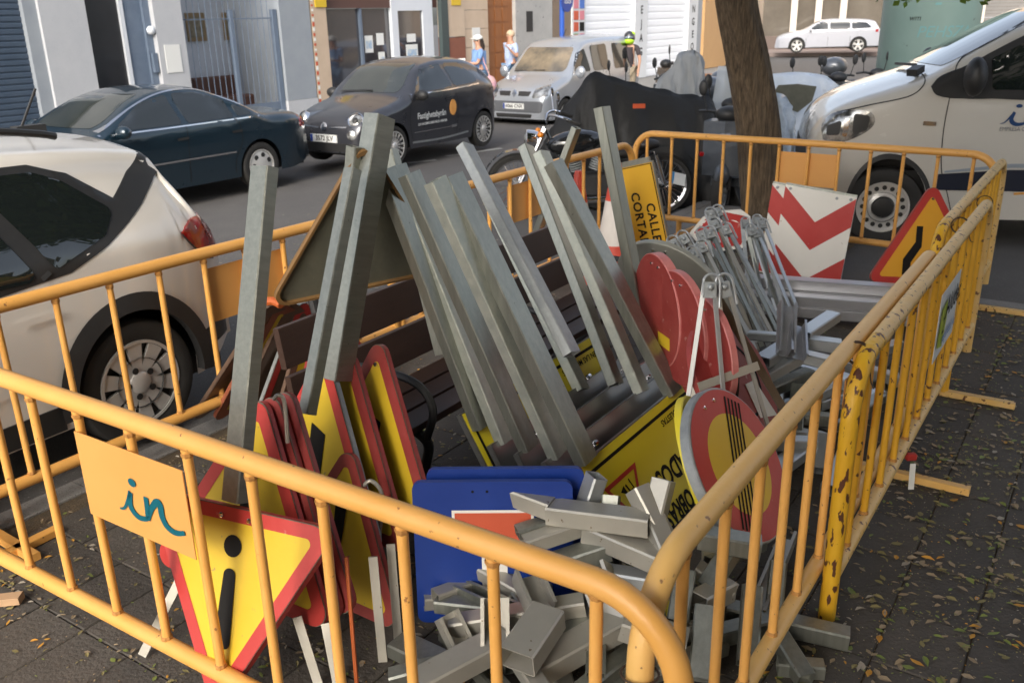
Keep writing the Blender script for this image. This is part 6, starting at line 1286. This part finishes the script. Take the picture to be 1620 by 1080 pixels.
ringp(de, .19, .283, sred, .0015, 'red_ring'); mb = MB(); mb.lathe([(0,0),(.19,0)], (0,0,.0015), ZV, 48); mb.build('yellow_disc', syel, de, world=False)
for k in range(5):
    o_ = (k-2)*.022; dd2 = V((.62,.78)); pp = V((-dd2.y, dd2.x)); a_ = dd2*-.255+pp*o_; b_ = dd2*.255+pp*o_; w_ = pp*.0055
    mb = MB(); mb.add([(a_.x-w_.x,a_.y-w_.y,.003),(b_.x-w_.x,b_.y-w_.y,.003),(b_.x+w_.x,b_.y+w_.y,.003),(a_.x+w_.x,a_.y+w_.y,.003)], [(0,1,2,3)]); mb.build('black_stripe', sblk, de, world=False)
# ---------------------------------------------------------------- heap of short steel tubes
def tubep(label, a_, b_, w_, h_, za, zb, m=galv2, up=None, open_side=False, group=None, name='steel_tube', end=None):
    A_ = at(*a_, z=za); B_ = at(*b_, z=zb); mb = MB(); mb.hollow(A_, B_, w_*1.15, h_*1.15, .004, up if up is not None else ZV, 0, open_side, .006)
    return single(mb, name, m, label, 'steel tube', group)
W1 = .075
TL = [
 ('tube on top of the heap pointing up left in front of the blue sign', (789,772),(872,803),.070,.055,.50,.47,galv2),
 ('long tube lying across the top of the heap, right of the blue sign', (868,808),(1028,828),.075,.06,.46,.47,galv2),
 ('short tube standing upright with a shiny face near the notice corner', (944,752),(928,800),.062,.05,.56,.45,galv3),
 ('dark stub of tube upright beside the shiny one', (967,783),(965,810),.055,.04,.50,.45,galv),
 ('tube leaning up left against the digging symbol', (1008,772),(1048,850),.06,.06,.55,.42,galv2),
 ('upright tube stub in front of the black letters', (1050,758),(1035,820),.062,.05,.58,.46,galv2),
 ('flattened tube end dropping from the joint below the upright stub', (1035,826),(1062,890),.06,.06,.46,.38,galv2),
 ('open ended frame profile at the left end of the heap top', (818,842),(880,822),.05,.035,.40,.42,galv),
 ('tube with a dark open end pointing left, below the long top tube', (828,858),(935,822),.078,.05,.38,.42,galv2),
 ('long tube running down right beneath the top one', (930,838),(1052,890),.075,.06,.40,.38,galv2),
 ('dusty tube beneath, pointing at the middle of the heap', (866,898),(962,866),.07,.06,.30,.36,galv),
 ('shiny rounded tube lying level in the middle of the heap', (955,908),(1030,920),.06,.05,.30,.30,galv3),
 ('horizontal tube right of the arched barrier end', (1105,848),(1203,866),.066,.055,.42,.40,galv),
 ('long dusty tube crossing the heap below the blue sign', (712,990),(925,955),.062,.05,.16,.24,galv2),
 ('pale block of tube with its open end towards the camera', (868,972),(818,1046),.10,.07,.28,.25,galv2),
 ('long pale tube across the bottom of the heap, left part', (660,1085),(800,1010),.085,.06,.14,.18,galv2),
 ('long pale tube across the bottom of the heap, right part', (842,1062),(1010,968),.085,.065,.14,.22,galv2),
 ('grey flat tube end at the left foot of the heap', (628,1018),(712,1058),.085,.05,.06,.06,galv),
 ('broad dusty tube lying behind the wired barrier posts', (985,985),(1085,1020),.09,.06,.24,.20,galv2),
 ('long tube sticking out of the heap under the right barrier', (1150,965),(1343,1010),.062,.055,.06,.04,galv),
 ('tube with square open end between the right barrier bars', (1150,930),(1103,955),.065,.065,.22,.24,galv2),
 ('dark upright tube between the first bars of the right barrier', (1118,960),(1108,1075),.065,.05,.26,.12,galv),
 ('second upright dark tube right of the wired posts', (1190,930),(1182,1050),.062,.05,.20,.06,galv),
 ('dark tube standing near the round striped sign', (1232,890),(1224,965),.055,.05,.16,.04,galv),
 ('tube sloping down right at the foot of the right barrier', (1228,1000),(1275,1075),.055,.05,.08,.03,galv),
 ('small tube end peeping out beside the rusty post foot', (1230,1052),(1303,1058),.05,.045,.03,.03,galv),
 ('sandy textured tube leaning behind the arched barrier end', (1160,792),(1132,850),.055,.05,.42,.36,galv2),
 ('dark steel tube behind the second bar of the right barrier', (1158,868),(1118,930),.055,.05,.34,.24,galv),
 ('steep tube left of the square open end', (1085,905),(1072,985),.06,.05,.30,.20,galv),
 ('tube lying low under the striped round sign', (1115,1010),(1215,985),.06,.05,.08,.06,galv),
 ('dusty tube lying behind the horizontal right one', (1100,900),(1160,940),.06,.05,.26,.2,galv2),
 ('tube peeping out under the yellow notice corner', (1005,880),(975,850),.06,.05,.3,.34,galv),
]
for lb, a_, b_, w_, h_, za, zb, m_ in TL: tubep(lb, a_, b_, w_, h_, za, zb, m_)
for lb, a_, b_, w_, za, zb, upv in (('broad open channel standing in the heap below the long tube', (940,898),(972,988), .085,.34,.24,(-CF+V((-.3,0,0)))), ('open channel leaning left in front of the blue sign stem', (832,905),(858,965), .08,.32,.26,(-CF+V((.4,0,0)))),
    ('torn open channel standing upright over the second barrier bar', (783,945),(784,1035), .080,.30,.16,-CF), ('narrow open channel at the left end of the heap', (706,972),(742,1045), .065,.22,.10,(-CF+V((.5,0,0))))):
    tubep(lb, a_, b_, w_, .06, za, zb, galv2, up=-upv if False else upv, open_side=True, name='steel_channel')
# pieces buried deeper in the heap
random.seed(11)
for k in range(62):
    px = random.uniform(740,1190) if k < 40 else random.uniform(1060,1290); py = random.uniform(900,1060) if k < 40 else random.uniform(870,1060); z = random.uniform(.03,.18); c_ = at(px, py, z=z); a_ = random.uniform(0, pi); L_ = random.uniform(.14,.34)
    if (c_-V((c_.x, 2.0, z))).y < 0: c_.y = 2.05+random.random()*.3
    e_ = V((cos(a_), sin(a_), random.uniform(-.2,.2)))*L_; mb = MB(); mb.hollow(c_-e_, c_+e_, .062, .05, .004, ZV, 0, k % 5 == 0, .006); lo = min(v.z for v in mb.v)
    if lo < .002: mb.v = [v+ZV*(.003-lo) for v in mb.v]
    if min(v.dot(NV) for v in mb.v) < .74 or min(v.dot(SV) for v in mb.v) < 1.42: continue
    single(mb, 'steel_tube', [galv, galv2][k % 2], 'short galvanised tube lying deep in the heap of offcuts', 'steel tube', 'short tubes buried in the heap')
# yellow notice scraps in the heap
for lb, q_, z0 in (('yellow scrap of a notice under the lower tubes', [(1050,960),(1078,930),(1092,945),(1064,1010)], .12), ('yellow notice corner behind the shiny tube', [(985,870),(1005,868),(1030,905),(1005,905)], .28), ('yellow black edged scrap right of the wired posts', [(1136,898),(1146,880),(1152,884),(1140,915)], .22)):
    mb = MB(); mb.prism([at(*p, z=z0) for p in q_], (0,0,.006)); single(mb, 'notice_scrap', lyel, lb, 'scrap')
# ---------------------------------------------------------------- steel crosses and offcuts on the right
XL = [
 ('channel standing upright on top of the right hand crosses', (1246,480),(1243,560),.075,.05,.62,.42,alu,True),
 ('shorter channel standing just in front of the upright one', (1260,508),(1262,562),.078,.05,.52,.42,alu,True),
 ('short tube pointing away right of the two upright channels', (1318,500),(1270,532),.075,.05,.44,.42,galv3,False),
 ('level tube running right from the upright channels', (1240,536),(1330,548),.075,.055,.40,.38,galv3,False),
 ('tube with open end pointing left below the upright channels', (1206,572),(1262,536),.078,.05,.38,.42,galv3,False),
 ('thin rail joining the stands to the crosses', (1185,530),(1242,534),.05,.04,.38,.40,galv3,False),
 ('arm of the steel cross reaching down left', (1200,600),(1270,560),.075,.05,.30,.38,galv3,False),
 ('arm of the steel cross reaching right', (1255,560),(1330,578),.075,.05,.38,.34,galv3,False),
 ('dark tube under the crosses', (1200,625),(1280,590),.06,.05,.24,.26,galv,False),
 ('tube pointing at the right barrier below the crosses', (1245,650),(1335,600),.065,.05,.22,.22,galv3,False),
 ('pale tube low between the bars, first from the red discs', (1225,745),(1300,690),.075,.05,.10,.12,galv3,False),
 ('level pale tube low beneath the crosses', (1195,700),(1290,702),.065,.05,.16,.14,galv3,False),
 ('upright dark tube end below the crosses', (1262,612),(1258,690),.06,.05,.26,.12,galv,False),
 ('tube lying by the rusty post', (1290,640),(1360,615),.07,.05,.16,.14,galv3,False),
 ('pale tube seen through the ochre bars', (1330,575),(1420,600),.07,.05,.2,.14,galv3,False),
 ('level tube lying beyond the crosses', (1300,620),(1385,650),.06,.05,.14,.1,galv3,False),
 ('pale upright offcut through the bars', (1305,690),(1300,745),.06,.05,.16,.06,galv3,False),
 ('tube peeping right of the rusted bend', (1375,560),(1420,545),.06,.05,.2,.16,galv3,False),
 ('long dark tube at the base of the crosses', (1190,650),(1320,665),.06,.05,.18,.16,galv,False),
 ('short tube near the red discs base', (1195,720),(1240,780),.06,.05,.12,.04,galv,False),
 ('tube slanting low behind the rusty post', (1310,775),(1345,700),.06,.05,.05,.08,galv3,False),
]
for lb, a_, b_, w_, h_, za, zb, m_, os_ in XL: tubep(lb, a_, b_, w_, h_, za, zb, m_, up=(-CF if os_ else None), open_side=os_, name='steel_offcut')
for k in range(22):
    px = random.uniform(1195,1390); py = random.uniform(590,690); z = random.uniform(.03,.16); c_ = at(px, py, z=z); a_ = random.uniform(0, pi); L_ = random.uniform(.10,.24)
    e_ = V((cos(a_), sin(a_), random.uniform(-.15,.15)))*L_; mb = MB(); mb.hollow(c_-e_, c_+e_, .062, .05, .004, ZV, 0, False, .006); lo = min(v.z for v in mb.v)
    if lo < .002: mb.v = [v+ZV*(.003-lo) for v in mb.v]
    if max((v.dot(SV*0+NV*-1)) for v in mb.v) > -.72: continue
    single(mb, 'steel_offcut', [galv3, galv][k % 2], 'short steel offcut lying low beneath the steel crosses', 'steel tube', 'offcuts beneath the crosses')
# ---------------------------------------------------------------- folding stands
def stand(label, top, foot, y0, y1, spread=.16, m=galv, wid=.028, hook=True, splay=0.):
    A_ = at(*top, y=y0); B_ = at(*foot, y=y1); ax = (A_-B_).normalized(); xx = ax.cross(CF).normalized(); t = thing('folding_stand', label, 'sign stand', B_)
    for k, o_ in enumerate((-1, 1)):
        mb = MB(); mb.beam(A_+xx*(.018*o_), B_+xx*(spread*.5*o_)+CF*(.05*o_*(1+splay*3)), wid, .008, -CF+xx*.5*o_); mb.build('leg', m, t)
    mb = MB(); mb.box(A_-ax*.03, (.05,.05,.065), Matrix((xx, ax.cross(xx), ax)).transposed()); mb.ell(A_-CF*.03-ax*.02, (.014,.014,.014)); mb.build('hinge', zinc, t, smooth=True, angle=30)
    if hook:
        mb = MB(); mb.tube([A_-xx*.045-ax*.10, A_-xx*.045]+[A_-xx*.01+xx*(-.035*cos(w_))+ax*(.035*sin(w_)) for w_ in [pi*i/8 for i in range(1, 8)]]+[A_+xx*.025-ax*.05], .006, 8); mb.build('hook', galv3, t, smooth=True)
    return t
st_t = [((1062,382),(1165,552),5.35,4.9),((1078,374),(1180,548),5.4,4.95),((1093,398),(1160,540),5.2,4.75),((1108,368),(1195,545),5.5,4.95),((1108,388),(1178,556),5.3,4.8),((1122,336),(1205,545),5.75,5.05),((1133,332),(1222,545),5.8,5.1),((1128,352),(1215,552),5.65,5.0),((1146,360),(1235,548),5.6,5.0),((1120,366),(1190,540),5.45,4.9)]
nm_ = ['lowest left','second from left','short and nearest','fourth from left','leaning middle','tall hooked','tallest','middle rear','rightmost','inner']
for k, (a_, b_, y0, y1) in enumerate(st_t): stand(nm_[k]+' of the folding stands bundled left of the chevron panel', a_, b_, y0, y1, .10, [galv, galv2, zinc][k % 3])
for k, (a_, b_, y0, y1) in enumerate([((1178,350),(1196,470),6.3,5.9),((1196,346),(1210,470),6.35,5.9),((1186,362),(1222,490),6.2,5.8),((1204,352),(1250,488),6.3,5.75),((1194,366),(1240,490),6.2,5.75)]): stand(['leftmost dark','second dark','central','rightmost pale','front pale'][k]+' stand of the small bundle against the chevron panel', a_, b_, y0, y1, .06, [zinc, zinc, galv, galv3, galv3][k])
ts = stand('pale open folding stand in front of the large red disc', (1122,447),(1116,655),3.52,3.36,.14, mat('stand_pale', (.42,.42,.41), .45, .5, (.5,.5,.48), 12, .6), .019)
stand('folding stand with curved hook just right of the pale one', (1142,447),(1192,700),3.56,3.38,.13, galv2, .018)
mb = MB(); mb.beam(at(1105,612,y=3.36), at(1200,578,y=3.42), .035, .006, -CF); mb.build('cross_bar', galv2, ts)
mb = MB(); mb.beam(at(1128,458,y=3.75), at(1252,668,y=3.6), .035,.012, -CF); single(mb, 'brown_rod', mat('brown_steel', (.12,.09,.065), .35, .6, (.18,.14,.10), 9, .6), 'long brown steel bar leaning across the red discs', 'bar')
mb = MB(); mb.beam(at(1140,470,y=4.3), at(1195,590,y=4.0), .03,.008, -CF); single(mb, 'flat_bar', galv, 'pale flat bar behind the brown one', 'bar')
# stand top between grey disc and red discs
stand('short folding stand clipped behind the leftmost red discs', (1048,392),(1052,470),4.9,4.7,.14, gb, .04)
# ---------------------------------------------------------------- aluminium beams
for k in range(5):
    z = .10+.078*(k//2)*1.0; n_ = 1.98-.13*(k % 2)-.05*(k//2); A_ = at(1216-6*(k % 2), 478+22*(k % 2)-22*(k//2)+22, z=z+.04); 
    a0_ = sn(6.05-.14*(k % 2), 2.15-.02*k, z); b0_ = sn(6.38-.14*(k % 2), .78, z)
    mb = MB(); mb.hollow(a0_, b0_, .11, .072, .004, ZV, 0, False, .006)
    for g_ in range(3): pass
    single(mb, 'aluminium_beam', alu, ['bottom rear','bottom front','middle rear','middle front','topmost'][k]+' aluminium beam of the stack below the chevron panels', 'beam')
# ---------------------------------------------------------------- chevron panels
def chev(label, c4, back=.012):
    tl, tr_, br_, bl = [V(c) for c in c4]; t = thing('chevron_panel', label, 'road sign', bl)
    P = lambda u, v, z=0: bl.lerp(br_, u).lerp(tl.lerp(tr_, u), v)+nz*z
    nz = (br_-bl).cross(tl-bl).normalized(); nz = nz if nz.dot(CO-bl) > 0 else -nz
    mb = MB(); mb.prism([P(0,0), P(1,0), P(1,1), P(0,1)], -nz*.022); mb.build('panel', swht, t); m1 = swht
    mb = MB(); z = .0015
    def band(v0, v1):  # V shape pointing down, centre u=.5
        mb.add([P(0,min(1,v1),z), P(.5,max(0,v1-.42),z), P(.5,max(0,v0-.42),z), P(0,max(0,v0),z)], [(0,1,2,3)]); mb.add([P(1,min(1,v1),z), P(.5,max(0,v1-.42),z), P(.5,max(0,v0-.42),z), P(1,max(0,v0),z)], [(0,1,2,3)])
    for u0 in (0., 1.): mb.add([P(u0,.985,z), P(.5,.66,z), P(.5,.35,z), P(u0,.68,z)], [(0,1,2,3)]); mb.add([P(u0,.34,z), P(.5,.012,z), P(u0,.012,z)], [(0,1,2)])
    mb.build('red_chevron', sred, t, kind='stuff')
    mb = MB(); mb.beam(P(0,1.003,-.01), P(1,1.003,-.01), .03, .008, -CF); mb.build('top_edge', galv, t)
    for u in (.08,.93): mb = MB(); mb.lathe([(.012,0),(.012,.008),(0,.01)], P(u,.97,.001), nz, 8); mb.build('bolt', zinc, t)
    return t
yb = 6.95
def cq(pts, y0): 
    g_ = [at(*p, y=y0) for p in pts]; return g_
D_ = at(1219,432,y=7.0); E_ = at(1327,457,y=6.72); A_ = at(1243,292,y=7.02); e1 = E_-D_; B_ = A_+e1*1.0
chev('front red and white chevron panel standing against the far barrier', (A_,B_,E_,D_))
sh_ = V((-.085,.06,-.0)); chev('second chevron panel showing only its left strip behind the first', (A_+sh_,B_+sh_,E_+sh_,D_+sh_))
# ---------------------------------------------------------------- street closed notices, cones, octagon
def closed(label, off, txt=True):
    o3 = V(off); tl = at(983,263,y=7.55)+o3-V((.0,0,0)); c_tr = at(1032,254,y=7.40)+o3; bl_dir = at(1062,400,y=7.30)+o3
    X = (bl_dir-c_tr).normalized()          # reading direction runs down
    U = V((c_tr-(at(955,272,y=7.62)+o3))); U = (U-X*U.dot(X)).normalized(); Z = X.cross(U).normalized(); 
    if Z.dot(CO-c_tr) < 0: Z = -Z
    t = thing('road_closed_notice', label, 'notice board', c_tr); W_, H_ = 1.05, .42; P = lambda u, v, z=0: c_tr+X*u-U*v+Z*z
    mb = MB(); mb.prism([P(0,0), P(W_,0), P(W_,H_), P(0,H_)], -Z*.03); mb.build('panel', galv, t)
    if txt:
        mb = MB(); mb.prism([P(.01,.01,.001), P(W_-.01,.01,.001), P(W_-.01,H_-.01,.001), P(.01,H_-.01,.001)], Z*.001); mb.build('face', oyel, t)
        mb = MB()
        for u0,v0,u1,v1 in ((.015,.015,.022,H_-.015),(.022,.015,W_-.02,.024)): mb.add([P(u0,v0,.0035), P(u1,v0,.0035), P(u1,v1,.0035), P(u0,v1,.0035)], [(0,1,2,3)])
        mb.build('black_line', sblk, t, kind='stuff')
        for s_, v_, u_ in (('CALLE',.10,.50),('CORTADA',.215,.50),('POR OBRAS',.335,.50)): lettering(s_, .105, P(u_,v_,.003), X, U, sblk, t, .001, .003, space=1.12)
    return t
closed('amber street closed notice turned on its side beside the cone', (0,0,0)); closed('grey notice back just behind the amber street closed notice', (-.02,.07,.02), False)
conew = mat('cone_white', (.62,.58,.54), .5, 0, (.70,.66,.62), 8, .6); coner = mat('cone_red', (.55,.06,.035), .5, 0, (.60,.09,.06), 8, .6)
def cone(label, c, H=.82, r0=.17):
    t = thing('traffic_cone', label, 'traffic cone', c); r = lambda z: .035+(r0-.035)*(1-z/H)
    mb = MB(); c = V(c); R_ = r0*1.25; mb.prism([c+V((a_,b_,0)) for a_, b_ in rounded([(-R_,-R_),(R_,-R_),(R_,R_),(-R_,R_)], .04, 3)], (0,0,.03)); mb.build('base', coner, t)
    for nm, z0, z1, m_ in (('lower_band',.03,.26*H/.75,coner),('white_sleeve',.26*H/.75,.53*H/.75,conew),('upper_band',.53*H/.75,H,coner)):
        mb = MB(); mb.lathe([(r(z0),z0),(r(z1),z1)]+([(r(z1)*1.0+.008,H-.02),(.03,H+.02),(0,H+.02)] if z1 == H else []), c, ZV, 28); mb.build(nm, m_, t, smooth=True, angle=50)
    return t
cone('red and white traffic cone left of the leaning post', at(915,425,z=0)); cone('larger traffic cone half hidden by the leaning post', at(972,448,z=0)+V((0,0,.01)), .95, .20)
pts = [at(1090,369,y=8.0), at(1112,343,y=8.05), at(1142,333,y=8.05), at(1172,331,y=8.05), at(1187,342,y=8.0), at(1190,362,y=7.95), at(1176,392,y=7.85), at(1120,400,y=7.8)]
cen = sum(pts, V((0,0,0)))/8; nz = (pts[1]-pts[0]).cross(pts[4]-pts[0]).normalized(); nz = nz if nz.dot(CO-cen) > 0 else -nz
t = thing('stop_sign', 'red octagonal sign with white border behind the folding stands', 'road sign', cen); mb = MB(); mb.prism(pts, -nz*.02); mb.build('panel', swht, t)
mb = MB(); mb.prism([cen+(p-cen)*.86+nz*.001 for p in pts], nz*.001); mb.build('face', sred, t)
xx = (pts[4]-pts[1]).normalized(); lettering('STOP', .20, cen+nz*.002-ZV*.02, xx, nz.cross(xx), swht, t, .002, .004)
# scraps of timber and pale rubbish near the bench
woods = mat('pale_timber', (.42,.26,.14), .7, 0, (.52,.34,.2), 12, .6, stretch=(1,8,8))
for lb, a_, b_, w_ in (('pale timber scrap lying under the bench', (676,590),(712,570),.05), ('reddish brick fragment beneath the bench', (690,600),(708,612),.06), ('small wood scrap on the paving at the far left', (-10,950),(34,945),.05)):
    A_ = at(*a_, z=.02); B_ = at(*b_, z=.025); mb = MB(); mb.beam(A_, B_, w_, .03, ch=.1); single(mb, 'timber_scrap', woods, lb, 'wood')
mb = MB(); mb.beam(at(905,487,z=.03), at(925,500,z=.03), .16, .03); single(mb, 'steel_plate', galv3, 'small pale steel plate on the ground beyond the notices', 'metal plate')
mb = MB(); mb.beam(at(1300,418,z=.01)*1.0, at(1345,445,z=.01), .02, .01);
